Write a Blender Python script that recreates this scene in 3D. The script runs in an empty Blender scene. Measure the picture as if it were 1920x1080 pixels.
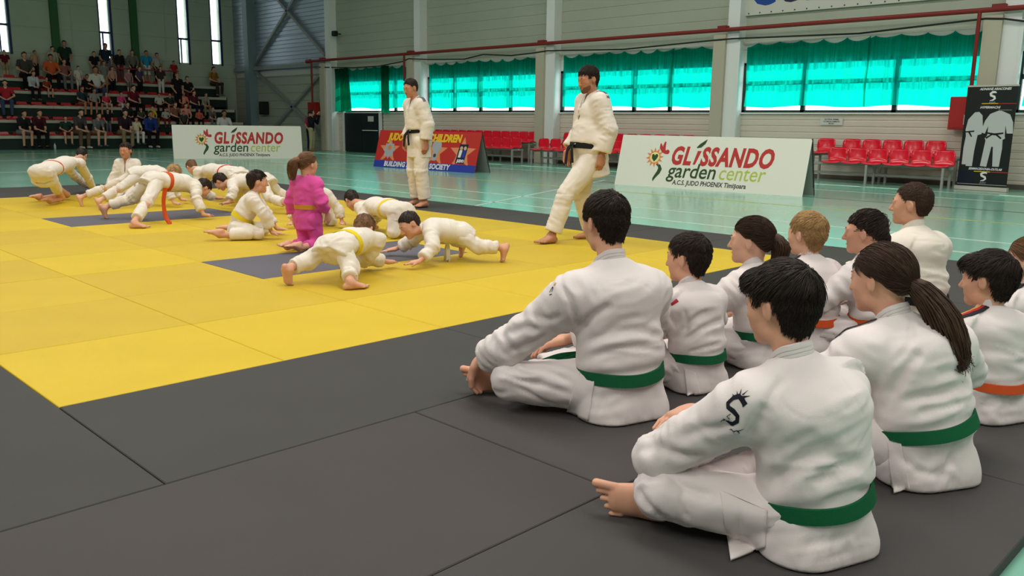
import bpy, math, random
import numpy as np
from mathutils import Vector, Matrix

# ------------------------------------------------------------------ camera, world, lights, exposure
SC = bpy.context.scene
COL = SC.collection
CAM_H = 1.1688
RIGHT = np.array([0.70582, -0.70822, 0.01430]); UPV = np.array([0.12516, 0.14449, 0.98156]); FWD = np.array([0.69723, 0.69104, -0.19053])
def ortho():
    p, r, a = 0.1917, 0.0143, 0.7891
    ca, sa = math.cos(a), math.sin(a); T = np.array([[ca, sa, 0], [-sa, ca, 0], [0, 0, 1.]])
    cp, sp = math.cos(p), math.sin(p); cr, sr = math.cos(r), math.sin(r)
    R = np.array([1., 0, 0]); U = np.array([0, sp, cp]); F = np.array([0, cp, -sp])
    return T @ (R * cr + U * sr), T @ (U * cr - R * sr), T @ F
RIGHT, UPV, FWD = ortho()
FPX = 1585.6
cd = bpy.data.cameras.new('camera'); cam = bpy.data.objects.new('camera', cd); COL.objects.link(cam)
m = Matrix.Identity(4)
for i in range(3):
    m[i][0] = RIGHT[i]; m[i][1] = UPV[i]; m[i][2] = -FWD[i]
m[2][3] = CAM_H
cam.matrix_world = m
cd.sensor_width = 36; cd.lens = FPX * 36 / 1920; cd.clip_start = .02; cd.clip_end = 300
SC.camera = cam
SC.view_settings.view_transform = 'Standard'; SC.view_settings.look = 'None'
SC.view_settings.gamma = 1; SC.view_settings.use_curve_mapping = False
SC.view_settings.exposure = 0.0
wd = bpy.data.worlds.new('overcast_sky'); SC.world = wd; wd.use_nodes = True
bg = wd.node_tree.nodes['Background']; bg.inputs[0].default_value = (.88, .95, 1, 1); bg.inputs[1].default_value = 3.4
def area(name, loc, sx, sy, power, col=(1, .945, .905), rot=(0, 0, 0)):
    l = bpy.data.lights.new(name, 'AREA'); l.shape = 'RECTANGLE'; l.size = sx; l.size_y = sy; l.energy = power; l.color = col
    o = bpy.data.objects.new(name, l); o.location = loc; o.rotation_euler = rot; COL.objects.link(o); return o
# rows of hall luminaires under the roof, none over the stand
for ly, lp in ((-4, 620), (3, 640), (10, 560), (17, 430), (24, 200)):
    for lx in (-4, 4.5, 13):
        area('ceiling_luminaire', (lx, ly, 8.6), 2.4, 4.2, .56 * lp * (1.0 if lx < 10 else .55))

# low sun outside the window wall: slips in under the hems of the curtains
sl = bpy.data.lights.new('sun', 'SUN'); sl.energy = 7.5; sl.angle = .009; sl.color = (1, .95, .86)
so = bpy.data.objects.new('sun', sl); COL.objects.link(so); so.rotation_euler = Vector((-math.cos(math.radians(40)), -.12, -math.sin(math.radians(40)))).to_track_quat('-Z', 'Y').to_euler()

# ------------------------------------------------------------------ small helpers
V3 = lambda *a: np.array(a, float)
def lin(c):
    out = []
    for v in c:
        v = v / 255.
        out.append(v / 12.92 if v <= .04045 else ((v + .055) / 1.055) ** 2.4)
    return tuple(out)
def nrm(v):
    v = np.asarray(v, float); return v / (np.linalg.norm(v) + 1e-12)
def raydir(px, py): return FWD * FPX + RIGHT * (px - 960) - UPV * (py - 540)
EYE = V3(0, 0, CAM_H)
def gz(px, py, z=.04):
    d = raydir(px, py); return EYE + d * ((z - CAM_H) / d[2])
def gdist(px, py, h):            # the point of that view ray at horizontal distance h
    d = raydir(px, py); return EYE + d * (h / math.hypot(d[0], d[1]))
def gplane(px, py, A, n):
    d = raydir(px, py); return EYE + d * (((A - EYE) @ n) / (d @ n))

MATS = {}
def mat(name, c, rough=.6, spec=.3, metal=0, var=0, vscale=8, bump=0, bscale=60, coat=0, sheen=0, sss=0, alpha=None, trans=0, emit=0):
    if name in MATS: return MATS[name]
    m = bpy.data.materials.new(name); m.use_nodes = True; nt = m.node_tree; b = nt.nodes['Principled BSDF']
    col = (*lin(c), 1)
    b.inputs['Base Color'].default_value = col; b.inputs['Roughness'].default_value = rough
    b.inputs['Specular IOR Level'].default_value = spec; b.inputs['Metallic'].default_value = metal
    b.inputs['Coat Weight'].default_value = coat; b.inputs['Coat Roughness'].default_value = .12
    if sheen: b.inputs['Sheen Weight'].default_value = sheen
    if sss:
        b.inputs['Subsurface Weight'].default_value = sss; b.inputs['Subsurface Radius'].default_value = (.012, .005, .003); b.inputs['Subsurface Scale'].default_value = 1
    if trans: b.inputs['Transmission Weight'].default_value = trans
    if emit: b.inputs['Emission Color'].default_value = col; b.inputs['Emission Strength'].default_value = emit
    if var or bump:
        tc = nt.nodes.new('ShaderNodeTexCoord')
    if var:
        n = nt.nodes.new('ShaderNodeTexNoise'); n.inputs['Scale'].default_value = vscale; n.inputs['Detail'].default_value = 4
        nt.links.new(tc.outputs['Object'], n.inputs['Vector'])
        r = nt.nodes.new('ShaderNodeMapRange'); r.inputs['From Min'].default_value = .3; r.inputs['From Max'].default_value = .7
        r.inputs['To Min'].default_value = 1 - var; r.inputs['To Max'].default_value = 1 + var
        nt.links.new(n.outputs['Fac'], r.inputs['Value'])
        mx = nt.nodes.new('ShaderNodeVectorMath'); mx.operation = 'SCALE'; mx.inputs[0].default_value = col[:3]
        nt.links.new(r.outputs[0], mx.inputs['Scale']); nt.links.new(mx.outputs[0], b.inputs['Base Color'])
    if bump:
        n2 = nt.nodes.new('ShaderNodeTexNoise'); n2.inputs['Scale'].default_value = bscale; n2.inputs['Detail'].default_value = 3
        nt.links.new(tc.outputs['Object'], n2.inputs['Vector'])
        bp = nt.nodes.new('ShaderNodeBump'); bp.inputs['Strength'].default_value = bump; bp.inputs['Distance'].default_value = .01
        nt.links.new(n2.outputs['Fac'], bp.inputs['Height']); nt.links.new(bp.outputs[0], b.inputs['Normal'])
    MATS[name] = m; return m

def link(o, parent=None):
    COL.objects.link(o)
    if parent is not None: o.parent = parent
    return o
def tag(o, label=None, cat=None, group=None, kind=None):
    if label: o['label'] = label
    if cat: o['category'] = cat
    if group: o['group'] = group
    if kind: o['kind'] = kind
    return o
def empty(name, loc=(0, 0, 0), rz=0, parent=None):
    o = bpy.data.objects.new(name, None); o.location = loc; o.rotation_euler[2] = rz; o.empty_display_size = .1
    return link(o, parent)
def npmesh(name, verts, faces, smooth=False):
    """faces: (n,k) array or list of lists"""
    me = bpy.data.meshes.new(name)
    verts = np.ascontiguousarray(verts, np.float32)
    if isinstance(faces, np.ndarray):
        n, k = faces.shape
        me.vertices.add(len(verts)); me.vertices.foreach_set('co', verts.ravel())
        me.loops.add(n * k); me.loops.foreach_set('vertex_index', np.ascontiguousarray(faces, np.int32).ravel())
        me.polygons.add(n); me.polygons.foreach_set('loop_start', np.arange(0, n * k, k, dtype=np.int32))
        me.update(calc_edges=True)
    else:
        me.from_pydata(verts.tolist(), [], faces)
    if smooth: me.polygons.foreach_set('use_smooth', np.ones(len(me.polygons), bool))
    me.update(); return me
def mobj(name, me, material=None, parent=None, loc=None):
    o = bpy.data.objects.new(name, me)
    if material is not None and not me.materials: me.materials.append(material)
    if loc is not None: o.location = loc
    return link(o, parent)

class MB:
    """collects boxes, tubes and strips and links them as ONE mesh"""
    def __init__(s): s.v = []; s.f = []
    def add(s, v, f):
        n = len(s.v); s.v += [tuple(map(float, q)) for q in v]; s.f += [[i + n for i in q] for q in f]; return s
    def box(s, lo, hi, R=None, c=None, bev=0):
        x0, y0, z0 = lo; x1, y1, z1 = hi
        if bev:
            b = bev; v = []; 
            for z, i in ((z0, b), (z0 + b, 0), (z1 - b, 0), (z1, b)):
                v += [(x0 + i, y0 + i, z), (x1 - i, y0 + i, z), (x1 - i, y1 - i, z), (x0 + i, y1 - i, z)]
            f = [[3, 2, 1, 0], [12, 13, 14, 15]] + [[k * 4 + i, k * 4 + (i + 1) % 4, k * 4 + 4 + (i + 1) % 4, k * 4 + 4 + i] for k in range(3) for i in range(4)]
        else:
            v = [(x0, y0, z0), (x1, y0, z0), (x1, y1, z0), (x0, y1, z0), (x0, y0, z1), (x1, y0, z1), (x1, y1, z1), (x0, y1, z1)]
            f = [[3, 2, 1, 0], [4, 5, 6, 7], [0, 1, 5, 4], [1, 2, 6, 5], [2, 3, 7, 6], [3, 0, 4, 7]]
        if R is not None: v = [np.asarray(R) @ np.asarray(q) for q in v]
        if c is not None: v = [np.asarray(q) + c for q in v]
        return s.add(v, f)
    def bar(s, a, b, w, h, up=(0, 0, 1)):
        a = np.asarray(a, float); b = np.asarray(b, float); d = nrm(b - a); x = np.cross(d, up)
        if np.linalg.norm(x) < 1e-6: x = V3(1, 0, 0)
        x = nrm(x); y = np.cross(x, d); v = []
        for p in (a, b):
            for sx, sy in ((-1, -1), (1, -1), (1, 1), (-1, 1)): v.append(p + x * sx * w / 2 + y * sy * h / 2)
        return s.add(v, [[3, 2, 1, 0], [4, 5, 6, 7], [0, 1, 5, 4], [1, 2, 6, 5], [2, 3, 7, 6], [3, 0, 4, 7]])
    def tube(s, pts, r, n=8):
        pts = [np.asarray(p, float) for p in pts]; v = []; f = []; up = V3(0, 0, 1); L = len(pts)
        rr = r if hasattr(r, '__len__') else [r] * L
        for i, p in enumerate(pts):
            d = nrm(pts[min(i + 1, L - 1)] - pts[max(i - 1, 0)]); x = np.cross(d, up)
            if np.linalg.norm(x) < 1e-3: x = np.cross(d, V3(1, 0, 0))
            x = nrm(x); y = np.cross(d, x)
            for k in range(n):
                a = 2 * math.pi * k / n; v.append(p + (x * math.cos(a) + y * math.sin(a)) * rr[i])
        for i in range(L - 1):
            for k in range(n): f.append([i * n + k, i * n + (k + 1) % n, (i + 1) * n + (k + 1) % n, (i + 1) * n + k])
        f.append(list(range(n))[::-1]); f.append([(L - 1) * n + k for k in range(n)])
        return s.add(v, f)
    def prism(s, poly, origin, ex, ey, ez, t):
        """polygon (2-D list) in plane ex,ey, thickness t along ez"""
        o = np.asarray(origin, float); ex, ey, ez = map(np.asarray, (ex, ey, ez)); n = len(poly)
        v = [o + ex * a + ey * b for a, b in poly] + [o + ex * a + ey * b + ez * t for a, b in poly]
        f = [list(range(n))[::-1], [n + i for i in range(n)]] + [[i, (i + 1) % n, n + (i + 1) % n, n + i] for i in range(n)]
        return s.add(v, f)
    def build(s, name, material, parent=None, smooth=False, loc=None):
        me = npmesh(name, np.array(s.v), s.f, smooth); return mobj(name, me, material, parent, loc)

def letters(name, txt, size, material, parent, origin, ex, ey, ez, shear=0, bold=0, align='CENTER', sx=1, spacing=1):
    cu = bpy.data.curves.new(name, 'FONT'); cu.body = txt; cu.size = size; cu.shear = shear; cu.offset = bold; cu.align_x = align; cu.align_y = 'BOTTOM_BASELINE'
    cu.extrude = .001; cu.space_character = spacing; cu.resolution_u = 3
    t = bpy.data.objects.new(name, cu); COL.objects.link(t)
    dg = bpy.context.evaluated_depsgraph_get(); me = bpy.data.meshes.new_from_object(t.evaluated_get(dg)); COL.objects.unlink(t); bpy.data.objects.remove(t)
    v = np.empty(len(me.vertices) * 3, np.float32); me.vertices.foreach_get('co', v); v = v.reshape(-1, 3)
    w = np.asarray(origin) + np.outer(v[:, 0] * sx, ex) + np.outer(v[:, 1], ey) + np.outer(v[:, 2], ez)
    me.vertices.foreach_set('co', np.ascontiguousarray(w, np.float32).ravel()); me.update(); me.materials.clear()
    return mobj(name, me, material, parent)
# ------------------------------------------------------------------ setting
XW, YE = 19.5, 37.6          # window wall and end wall planes
ZC = 9.0
X0, Y0 = 1.008, 3.527        # mat grid
def struct(o): o['kind'] = 'structure'; return o

# sports floor: sealed teal synthetic surface with a hard gloss
def floor_material():
    m = bpy.data.materials.new('sports_floor'); m.use_nodes = True; nt = m.node_tree; b = nt.nodes['Principled BSDF']
    b.inputs['Base Color'].default_value = (*lin((128, 186, 164)), 1); b.inputs['Roughness'].default_value = .16; b.inputs['Specular IOR Level'].default_value = .85
    tc = nt.nodes.new('ShaderNodeTexCoord'); n = nt.nodes.new('ShaderNodeTexNoise'); n.inputs['Scale'].default_value = .7; n.inputs['Detail'].default_value = 5
    nt.links.new(tc.outputs['Object'], n.inputs['Vector'])
    r = nt.nodes.new('ShaderNodeMapRange'); r.inputs['To Min'].default_value = .12; r.inputs['To Max'].default_value = .24
    nt.links.new(n.outputs['Fac'], r.inputs['Value']); nt.links.new(r.outputs[0], b.inputs['Roughness'])
    return m
fl = MB().box((-9, -9, -.2), (XW + .3, YE + .3, 0)).build('floor', floor_material()); struct(fl)
white_line = mat('floor_line_white', (205, 220, 210), .3); yel_line = mat('floor_line_yellow', (190, 190, 90), .3); dk_line = mat('floor_line_dark', (70, 85, 80), .3)
def court_line(a, b, m, w=.05):
    a, b = V3(*a, .0015), V3(*b, .0015); o = MB().bar(a, b, w, .002).build('court_line', m, fl); return o
court_line((10.0, -4), (10.0, 30), white_line); court_line((12.2, 2), (12.2, 34), yel_line)
court_line((15.9, -2), (15.9, 34), white_line, .06); court_line((8.9, 1), (8.9, 15), white_line)
court_line((8.3, 9.0), (14.5, 11.6), white_line); court_line((1.5, 20.5), (15.9, 20.5), white_line); court_line((3, 26), (15.9, 26), white_line)
court_line((2.5, 30.5), (15.9, 30.5), yel_line); court_line((14.0, 2), (14.0, 12), dk_line); court_line((17.4, -2), (17.4, 34), white_line, .07)

# judo mats laid on a one metre grid: every mat is a piece
rng = random.Random(4)
def mat_material(name, c, rough):
    m = mat(name, c, rough, .15, var=.04, vscale=2.2, bump=.12, bscale=420); return m
yel_m = [mat_material('mat_yellow_%d' % i, c, .5) for i, c in enumerate(((208, 178, 44), (200, 170, 48), (210, 180, 42), (204, 174, 47)))]
blk_m = [mat_material('mat_black_%d' % i, c, .62) for i, c in enumerate(((70, 68, 67), (67, 66, 64), (71, 67, 66)))]
gry_m = [mat_material('mat_grey_0', (98, 96, 104), .6)]
yarea = tag(empty('contest_area', (X0 + 3, Y0 + 5, 0)), 'yellow judo mat contest area with two dark grey start marks', 'mat')
barea = tag(empty('safety_border', (X0, Y0, 0)), 'black judo mat border around the yellow contest area', 'mat')
MESHC = {}
def judo_mat(par, x0, y0, sx, sy, m):
    k = (sx, sy, m.name)
    if k not in MESHC:
        g = .0025; me = npmesh('judo_mat', np.array(MB().box((g, g, 0), (sx - g, sy - g, .04), bev=.003).v), MB().box((g, g, 0), (sx - g, sy - g, .04), bev=.003).f)
        me.materials.append(m); MESHC[k] = me
    p = par.location; o = bpy.data.objects.new('judo_mat', MESHC[k]); o.location = (x0 - p[0], y0 - p[1], rng.uniform(-.0006, .0006)); link(o, par)
YROWS = 10
for j in range(YROWS):
    for i in range(6):
        if (j in (2, 6)) and i in (2, 3): continue
        t = 0 if j == 0 else 1 if j == 1 else (2 if (i + j) % 3 == 1 else 1 if (i + j) % 3 == 0 else 3)
        judo_mat(yarea, X0 + i, Y0 + j, 1, 1, yel_m[t])
    if j in (2, 6): judo_mat(yarea, X0 + 2, Y0 + j, 2, 1, gry_m[0])
def brow(j, xs): 
    for a, b in zip(xs[:-1], xs[1:]): judo_mat(barea, X0 + a, Y0 + j, b - a, 1, blk_m[(int(a) * 3 + j * 2) % 3])
brow(-1, [0, 2, 4, 6, 7]); brow(-2, [-1, 1, 3, 5, 7]); brow(-3, [-6, -4, -2, 0, 2, 4, 6, 7])
brow(-2, [-5, -3, -1])
for j in range(-1, 11, 2):
    for i in (-1, -2, -3, -4): judo_mat(barea, X0 + i, Y0 + j, 1, 2, blk_m[(i + j) % 3])
for j in range(0, 10): brow(j, [6, 7])
brow(10, [0, 1, 3, 5, 7]); brow(11, [-4, -2, 0, 2, 4, 6, 7])
# ---- window wall: ribbed cladding below and above a band of curtained windows
clad = mat('wall_cladding', (212, 202, 188), .45, .4, var=.03, vscale=1.5)
clad2 = mat('wall_cladding_upper', (172, 178, 162), .5, .35, var=.03, vscale=1)
steel = mat('painted_steel', (228, 230, 228), .35, .5); beige = mat('pilaster_beige', (184, 178, 158), .6)
frame_m = mat('window_frame_dark', (38, 60, 52), .5); white_tr = mat('curtain_rail_white', (205, 205, 198), .5)
def ribbed(name, along, z0, z1, pitch, depth, m, parent, axis='y', at=0, gap=.16):
    """horizontal ribs: profile swept along the wall, face towards the hall (-x for axis y, -y for axis x)"""
    prof = []; z = z0
    while z < z1 - 1e-6:
        e = min(z + pitch, z1); prof += [(0, z), (depth, z + .012), (depth, z + .03), (0, z + .042), (0, e)]; z = e
    v = []; f = []
    for a in along:
        for d, zz in prof: v.append((at + d, a, zz) if axis == 'y' else (a, at + d, zz))
    n = len(prof)
    for i in range(n - 1): f.append([i, i + 1, n + i + 1, n + i])
    return MB().add(v, f).build(name, m, parent)
wallw = struct(empty('wall_right', (0, 0, 0)))
ZS, ZG, ZT = 1.53, 2.74, 3.2       # sill, top of glass, underside of upper wall
BAYS = [(-1.2, 5.1), (5.75, 11.25), (11.95, 17.35), (18.1, 23.6), (24.35, 29.2), (29.9, YE + .1)]
COLS = [5.42, 11.6, 17.72, 23.98, 29.55]
for k, (a, b) in enumerate(BAYS):
    if k == 5:
        ribbed('wall_panel', (a - .4, b), 0, 3.35, .33, .02, clad2, wallw, at=XW)
        continue
    if k == 4:
        dlo, dhi = 26.35, 28.75
        ribbed('wall_panel', (a - .4, dlo), 0, ZS - .03, .145, .012, clad, wallw, at=XW); ribbed('wall_panel', (dhi, b + .8), 0, ZS - .03, .145, .012, clad, wallw, at=XW)
    else:
        h = (ZS - .03) / 2
        ribbed('wall_panel', (a - .4, b + .4), 0, h, .145, .012, clad, wallw, at=XW); ribbed('wall_panel', (a - .4, b + .4), h, ZS - .03, .145, .012, clad, wallw, at=XW)
    MB().box((XW - .06, a - .4, ZS - .035), (XW + .1, b + .4, ZS)).build('window_sill', steel, wallw)
    MB().box((XW, a - .4, ZG), (XW + .12, b + .4, ZT + .1)).build('lintel', mat('lintel_grey', (226, 234, 228), .6), wallw)
metal_c = mat('corrugated_metal', (182, 192, 208), .3, .5, metal=.55)
up_edges = [-2, 5.42, 11.6, 17.72, 23.98, 29.55, YE + .1]
for a, b in zip(up_edges[:-1], up_edges[1:]):
    z = ZT
    for zz in (4.7, 6.2, 7.7, ZC):
        ribbed('wall_panel', (a + .01, b - .01), z, zz, .3 if b < 30 else .16, .012 if b < 30 else .03, clad2 if b < 30 else metal_c, wallw, at=XW - .02); z = zz
    MB().box((XW - .035, a + .3, ZT - .14), (XW - .005, b - .3, ZT + .05)).build('curtain_rail', white_tr, wallw)
for c in COLS:
    co = struct(empty('trim_%d' % (COLS.index(c) + 1), (XW, c, 0)))
    MB().box((-.42, .02, 0), (0, .36, 3.42), bev=.012).build('pilaster', beige, co)
    MB().box((-.34, -.3, 0), (0, .02, ZC), bev=.02).build('column', steel, co)
    MB().box((-.36, -.36, .0), (-.30, -.3, 3.3)).build('column_flange', steel, co)
    MB().box((-.5, -.02, 3.52), (-.3, .22, 3.62)).build('pipe_bracket', mat('pipe_red', (128, 40, 34), .5), co)
base = MB().box((XW - .03, -1.5, 0), (XW, 26.2, .1)).build('baseboard_right', mat('baseboard_dark', (96, 88, 78), .6)); struct(base)

# windows: frame, mullions, panes behind the curtains
glass = bpy.data.materials.new('window_glass'); glass.use_nodes = True
nt = glass.node_tree; nt.nodes.clear(); out = nt.nodes.new('ShaderNodeOutputMaterial'); mix = nt.nodes.new('ShaderNodeMixShader'); tr = nt.nodes.new('ShaderNodeBsdfTransparent'); gl = nt.nodes.new('ShaderNodeBsdfGlossy')
gl.inputs['Roughness'].default_value = .03; mix.inputs[0].default_value = .07; tr.inputs[0].default_value = (.94, .97, .96, 1)
nt.links.new(tr.outputs[0], mix.inputs[1]); nt.links.new(gl.outputs[0], mix.inputs[2]); nt.links.new(mix.outputs[0], out.inputs[0])
def curtain_material(name, tint, tl, f):
    m = bpy.data.materials.new(name); m.use_nodes = True; nt = m.node_tree; nt.nodes.clear()
    out = nt.nodes.new('ShaderNodeOutputMaterial'); t = nt.nodes.new('ShaderNodeBsdfTransparent'); t.inputs[0].default_value = (*tint, 1)
    b = nt.nodes.new('ShaderNodeBsdfTranslucent'); b.inputs[0].default_value = (*tl, 1); d = nt.nodes.new('ShaderNodeBsdfDiffuse'); d.inputs[0].default_value = (*[q * .7 for q in tl], 1)
    m1 = nt.nodes.new('ShaderNodeMixShader'); m1.inputs[0].default_value = .3; m2 = nt.nodes.new('ShaderNodeMixShader')
    # the weave closes up where the cloth is gathered
    tc = nt.nodes.new('ShaderNodeTexCoord'); mp = nt.nodes.new('ShaderNodeMapping'); mp.inputs['Scale'].default_value = (0, 15, .5); n = nt.nodes.new('ShaderNodeTexNoise'); n.inputs['Scale'].default_value = 1; n.inputs['Detail'].default_value = 5; n.inputs['Distortion'].default_value = .6
    nt.links.new(tc.outputs['Object'], mp.inputs[0]); nt.links.new(mp.outputs[0], n.inputs['Vector'])
    r = nt.nodes.new('ShaderNodeMapRange'); r.inputs['From Min'].default_value = .35; r.inputs['From Max'].default_value = .68; r.inputs['To Min'].default_value = f - .15; r.inputs['To Max'].default_value = min(1, f + .46)
    nt.links.new(n.outputs['Fac'], r.inputs['Value']); nt.links.new(r.outputs[0], m2.inputs[0])
    nt.links.new(b.outputs[0], m1.inputs[1]); nt.links.new(d.outputs[0], m1.inputs[2]); nt.links.new(t.outputs[0], m2.inputs[1]); nt.links.new(m1.outputs[0], m2.inputs[2]); nt.links.new(m2.outputs[0], out.inputs[0])
    return m
curt_m = curtain_material('green_voile', (.0, .50, .375), (.002, .42, .31), .5)
curt_dark = curtain_material('green_velvet', (.0, .05, .03), (.0, .12, .06), .95)
wn = 0
CURT = {0: [(-1.0, 5.0)], 1: [(5.85, 8.2), (8.15, 11.2)], 2: [(11.95, 13.4), (13.35, 17.25)], 3: [(18.2, 21.0), (20.95, 23.5)], 4: [(24.5, 26.2), (26.15, 28.9)]}
MULL = {0: [1.5, 3.4], 1: [7.55, 9.7], 2: [13.5, 14.7, 16.2], 3: [19.6, 21.0, 22.3], 4: [25.6, 26.4]}
CLAB = {0: 'green voile curtain at the right frame edge, behind the black rollup banner',
 1: ['green voile curtain above the red seats, half next to the black rollup banner', 'green voile curtain with gathered folds above the big white garden centre board'],
 2: ['narrow green voile curtain in the bay left of the bearded instructor\'s head', 'wide green voile curtain behind the head of the bearded instructor'],
 3: ['green voile curtain left of the bearded instructor, next to the steel column', 'green voile curtain right of the taller clean-shaven instructor'],
 4: ['green voile curtain directly behind the instructor with the red board', 'green voile curtain hanging over the dark double door']}
for k, (a, b) in enumerate(BAYS[:5]):
    wn += 1; w = struct(empty('window_%d' % wn, (XW + .06, a, ZS)))
    L = b - a
    fr = MB(); fr.box((-.03, -.1, -.02), (.05, L + .1, .06)); fr.box((-.03, -.1, ZG - ZS - .06), (.05, L + .1, ZG - ZS + .02)); fr.box((-.03, -.12, 0), (.05, .02, ZG - ZS)); fr.box((-.03, L - .02, 0), (.05, L + .12, ZG - ZS))
    fr.build('window_frame', frame_m, w)
    MB().box((-.03, 0, .66), (.05, L, .76)).build('transom', frame_m, w)
    ms = [a] + MULL[k] + [b]
    for y in MULL[k]: MB().box((-.03, y - a - .05, 0), (.05, y - a + .05, ZG - ZS)).build('mullion', frame_m, w)
    for y0, y1 in zip(ms[:-1], ms[1:]):
        for z0, z1 in ((.05, .67), (.75, ZG - ZS - .05)): MB().box((.0, y0 - a + .03, z0), (.006, y1 - a - .03, z1)).build('pane', glass, w)
    for ci, (c0, c1) in enumerate(CURT[k]):
        r2 = np.random.RandomState(k * 10 + ci); nu = int((c1 - c0) * 26); nv = 14
        y = np.linspace(c0, c1, nu); ph = r2.uniform(0, 6, 4)
        fold = .5 * np.sin(y * 9 + ph[0]) + .35 * np.sin(y * 17 + ph[1] + np.sin(y * 2)) + .25 * np.sin(y * 31 + ph[2])
        v = []; f = []
        for j in range(nv):
            t = j / (nv - 1)
            zt = ZT + .01 - (.085 + .03 * np.sin(y * 2.3)) * np.abs(np.sin((y - c0) / .55 * math.pi)) ** .6 * (1 - t)
            zz = zt * (1 - t) + (1.67 + .025 * np.sin(y * 3 + ph[3])) * t
            pin = .3 + .7 * min(1, t * 2)
            xx = XW - .075 + .034 * fold * pin + .012 * np.sin(y * 4 + 5 * t + ph[3])
            v += list(zip(xx, y + .02 * np.sin(7 * t + y * 5) * t, zz))
        idx = np.arange(nv * nu).reshape(nv, nu)
        F = np.stack([idx[:-1, :-1], idx[:-1, 1:], idx[1:, 1:], idx[1:, :-1]], -1).reshape(-1, 4)
        o = mobj('curtain', npmesh('curtain', np.array(v), F, True), curt_m); tag(o, CLAB[k][ci] if isinstance(CLAB[k], list) else CLAB[k], 'curtain', 'green curtains along the window wall')
# dark velvet curtain end beside the door
def velvet(c0, c1, zb, lab, skew=0):
    y = np.linspace(c0, c1, 26); v = []
    for j in range(10):
        t = j / 9; v += [(XW - .16 + .05 * math.sin(q * 22), q + skew * t * (q - c0) / (c1 - c0) - skew * t * .5, ZT * (1 - t) + zb * t) for q in y]
    idx = np.arange(260).reshape(10, 26); F = np.stack([idx[:-1, :-1], idx[:-1, 1:], idx[1:, 1:], idx[1:, :-1]], -1).reshape(-1, 4)
    tag(mobj('curtain', npmesh('curtain', np.array(v), F, True), curt_dark), lab, 'curtain', 'green curtains along the window wall')
velvet(28.35, 29.35, 1.55, 'dark green drawn curtain beside the far steel column, left of the door', .35)
velvet(25.75, 26.15, 1.5, 'narrow dark green curtain fold right of the door, behind the taller instructor')

# far double door
door_m = mat('door_dark', (22, 34, 38), .35, .5)
dr = struct(empty('door_1', (XW, 27.6, 0)))
MB().box((.0, -1.3, 0), (.1, 1.3, 1.53)).build('door_backing', door_m, dr)
for y0, y1 in ((-1.15, -.01), (.01, 1.15)):
    d = MB().box((-.06, y0, .02), (.0, y1, 1.5), bev=.008).build('door_leaf', door_m, dr)
MB().box((-.12, -1.05, .83), (-.07, -.1, .86)).build('push_bar', steel, dr)
MB().box((-.07, -.78, 1.18), (-.062, -.42, 1.38)).build('door_notice', mat('paper_white', (205, 208, 202), .7), dr)
fr = MB(); fr.box((-.1, -1.25, 0), (.02, -1.15, 1.55)); fr.box((-.1, 1.15, 0), (.02, 1.25, 1.55)); fr.build('door_frame', steel, dr)

# braced bay next to the corner
br = struct(empty('trim_7', (XW - .12, 0, 0)))
brm = mat('brace_grey', (140, 146, 146), .4, .5)
for a, b in (((29.9, 3.75), (35.6, 7.7)), ((29.9, 7.6), (35.6, 3.6)), ((30.1, .5), (35.5, 3.3)), ((30.3, 3.0), (35.5, .05))):
    MB().bar((0, a[0], a[1]), (0, b[0], b[1]), .11, .11).build('brace', brm, br)
MB().bar((0, 29.7, 3.42), (0, 37.4, 3.42), .12, .16).build('tie_beam', brm, br)
corner = MB().box((XW - .4, 35.6, 0), (XW, 36.0, ZC), bev=.02).build('trim_8', mat('corner_column', (120, 140, 145), .4)); struct(corner)

# end wall behind the stand with slit windows
wallf = struct(empty('wall_far', (0, 0, 0)))
endm = mat('end_wall_panel', (176, 188, 168), .55, .3, var=.04, vscale=.8)
SLITS = [(10.0, 3.62), (13.8, 3.62), (17.1, 3.62), (18.62, 3.65)]
SW = .40
edges = [-9] + sum([[s - SW / 2, s + SW / 2] for s, _ in SLITS], []) + [XW]
for i in range(0, len(edges), 2):
    x = edges[i]
    while x < edges[i + 1] - .01:
        e = min(edges[i + 1], x + 2.3)
        for z0, z1 in ((0, 3.6), (3.6, 6.2), (6.2, ZC)): ribbed('wall_panel', (x + .008, e - .008), z0, z1, 1.0, .015, endm, wallf, axis='x', at=YE)
        x = e
for i in range(0, len(edges), 2): MB().box((edges[i], YE + .02, 0), (edges[i + 1] + (.5 if i == len(edges) - 2 else 0), YE + .25, ZC)).build('wall_core', endm, wallf)
blue = mat('slit_frame_blue', (40, 52, 88), .5)
for i, (s, zb) in enumerate(SLITS):
    w = struct(empty('window_%d' % (6 + i), (s, YE + .05, zb)))
    MB().box((s - SW / 2 - 0, YE, 0), (s + SW / 2, YE + .02, zb)).build('wall_panel', endm, wallf)
    fr = MB(); fr.box((-SW / 2, -.04, -.07), (SW / 2, .04, 0)); fr.box((-SW / 2 - .05, -.06, -.07), (-SW / 2, .06, 5)); fr.box((SW / 2, -.06, -.07), (SW / 2 + .1, .06, 5)); fr.box((-SW / 2, -.04, .98), (SW / 2, .04, 1.06))
    if i < 3: fr.box((-.12, -.03, 0), (-.07, .03, 1))
    fr.build('window_frame', blue, w)
    for z0, z1 in ((0, .98), (1.06, 5)): MB().box((-SW / 2, 0, z0), (SW / 2, .006, z1)).build('pane', glass, w)
for x in (11.85, 14.95): struct(MB().box((x - .14, YE - .16, 0), (x + .14, YE, ZC)).build('trim_%d' % (9 + int(x > 12)), mat('drainpipe_green', (46, 96, 52), .5)))
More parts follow.
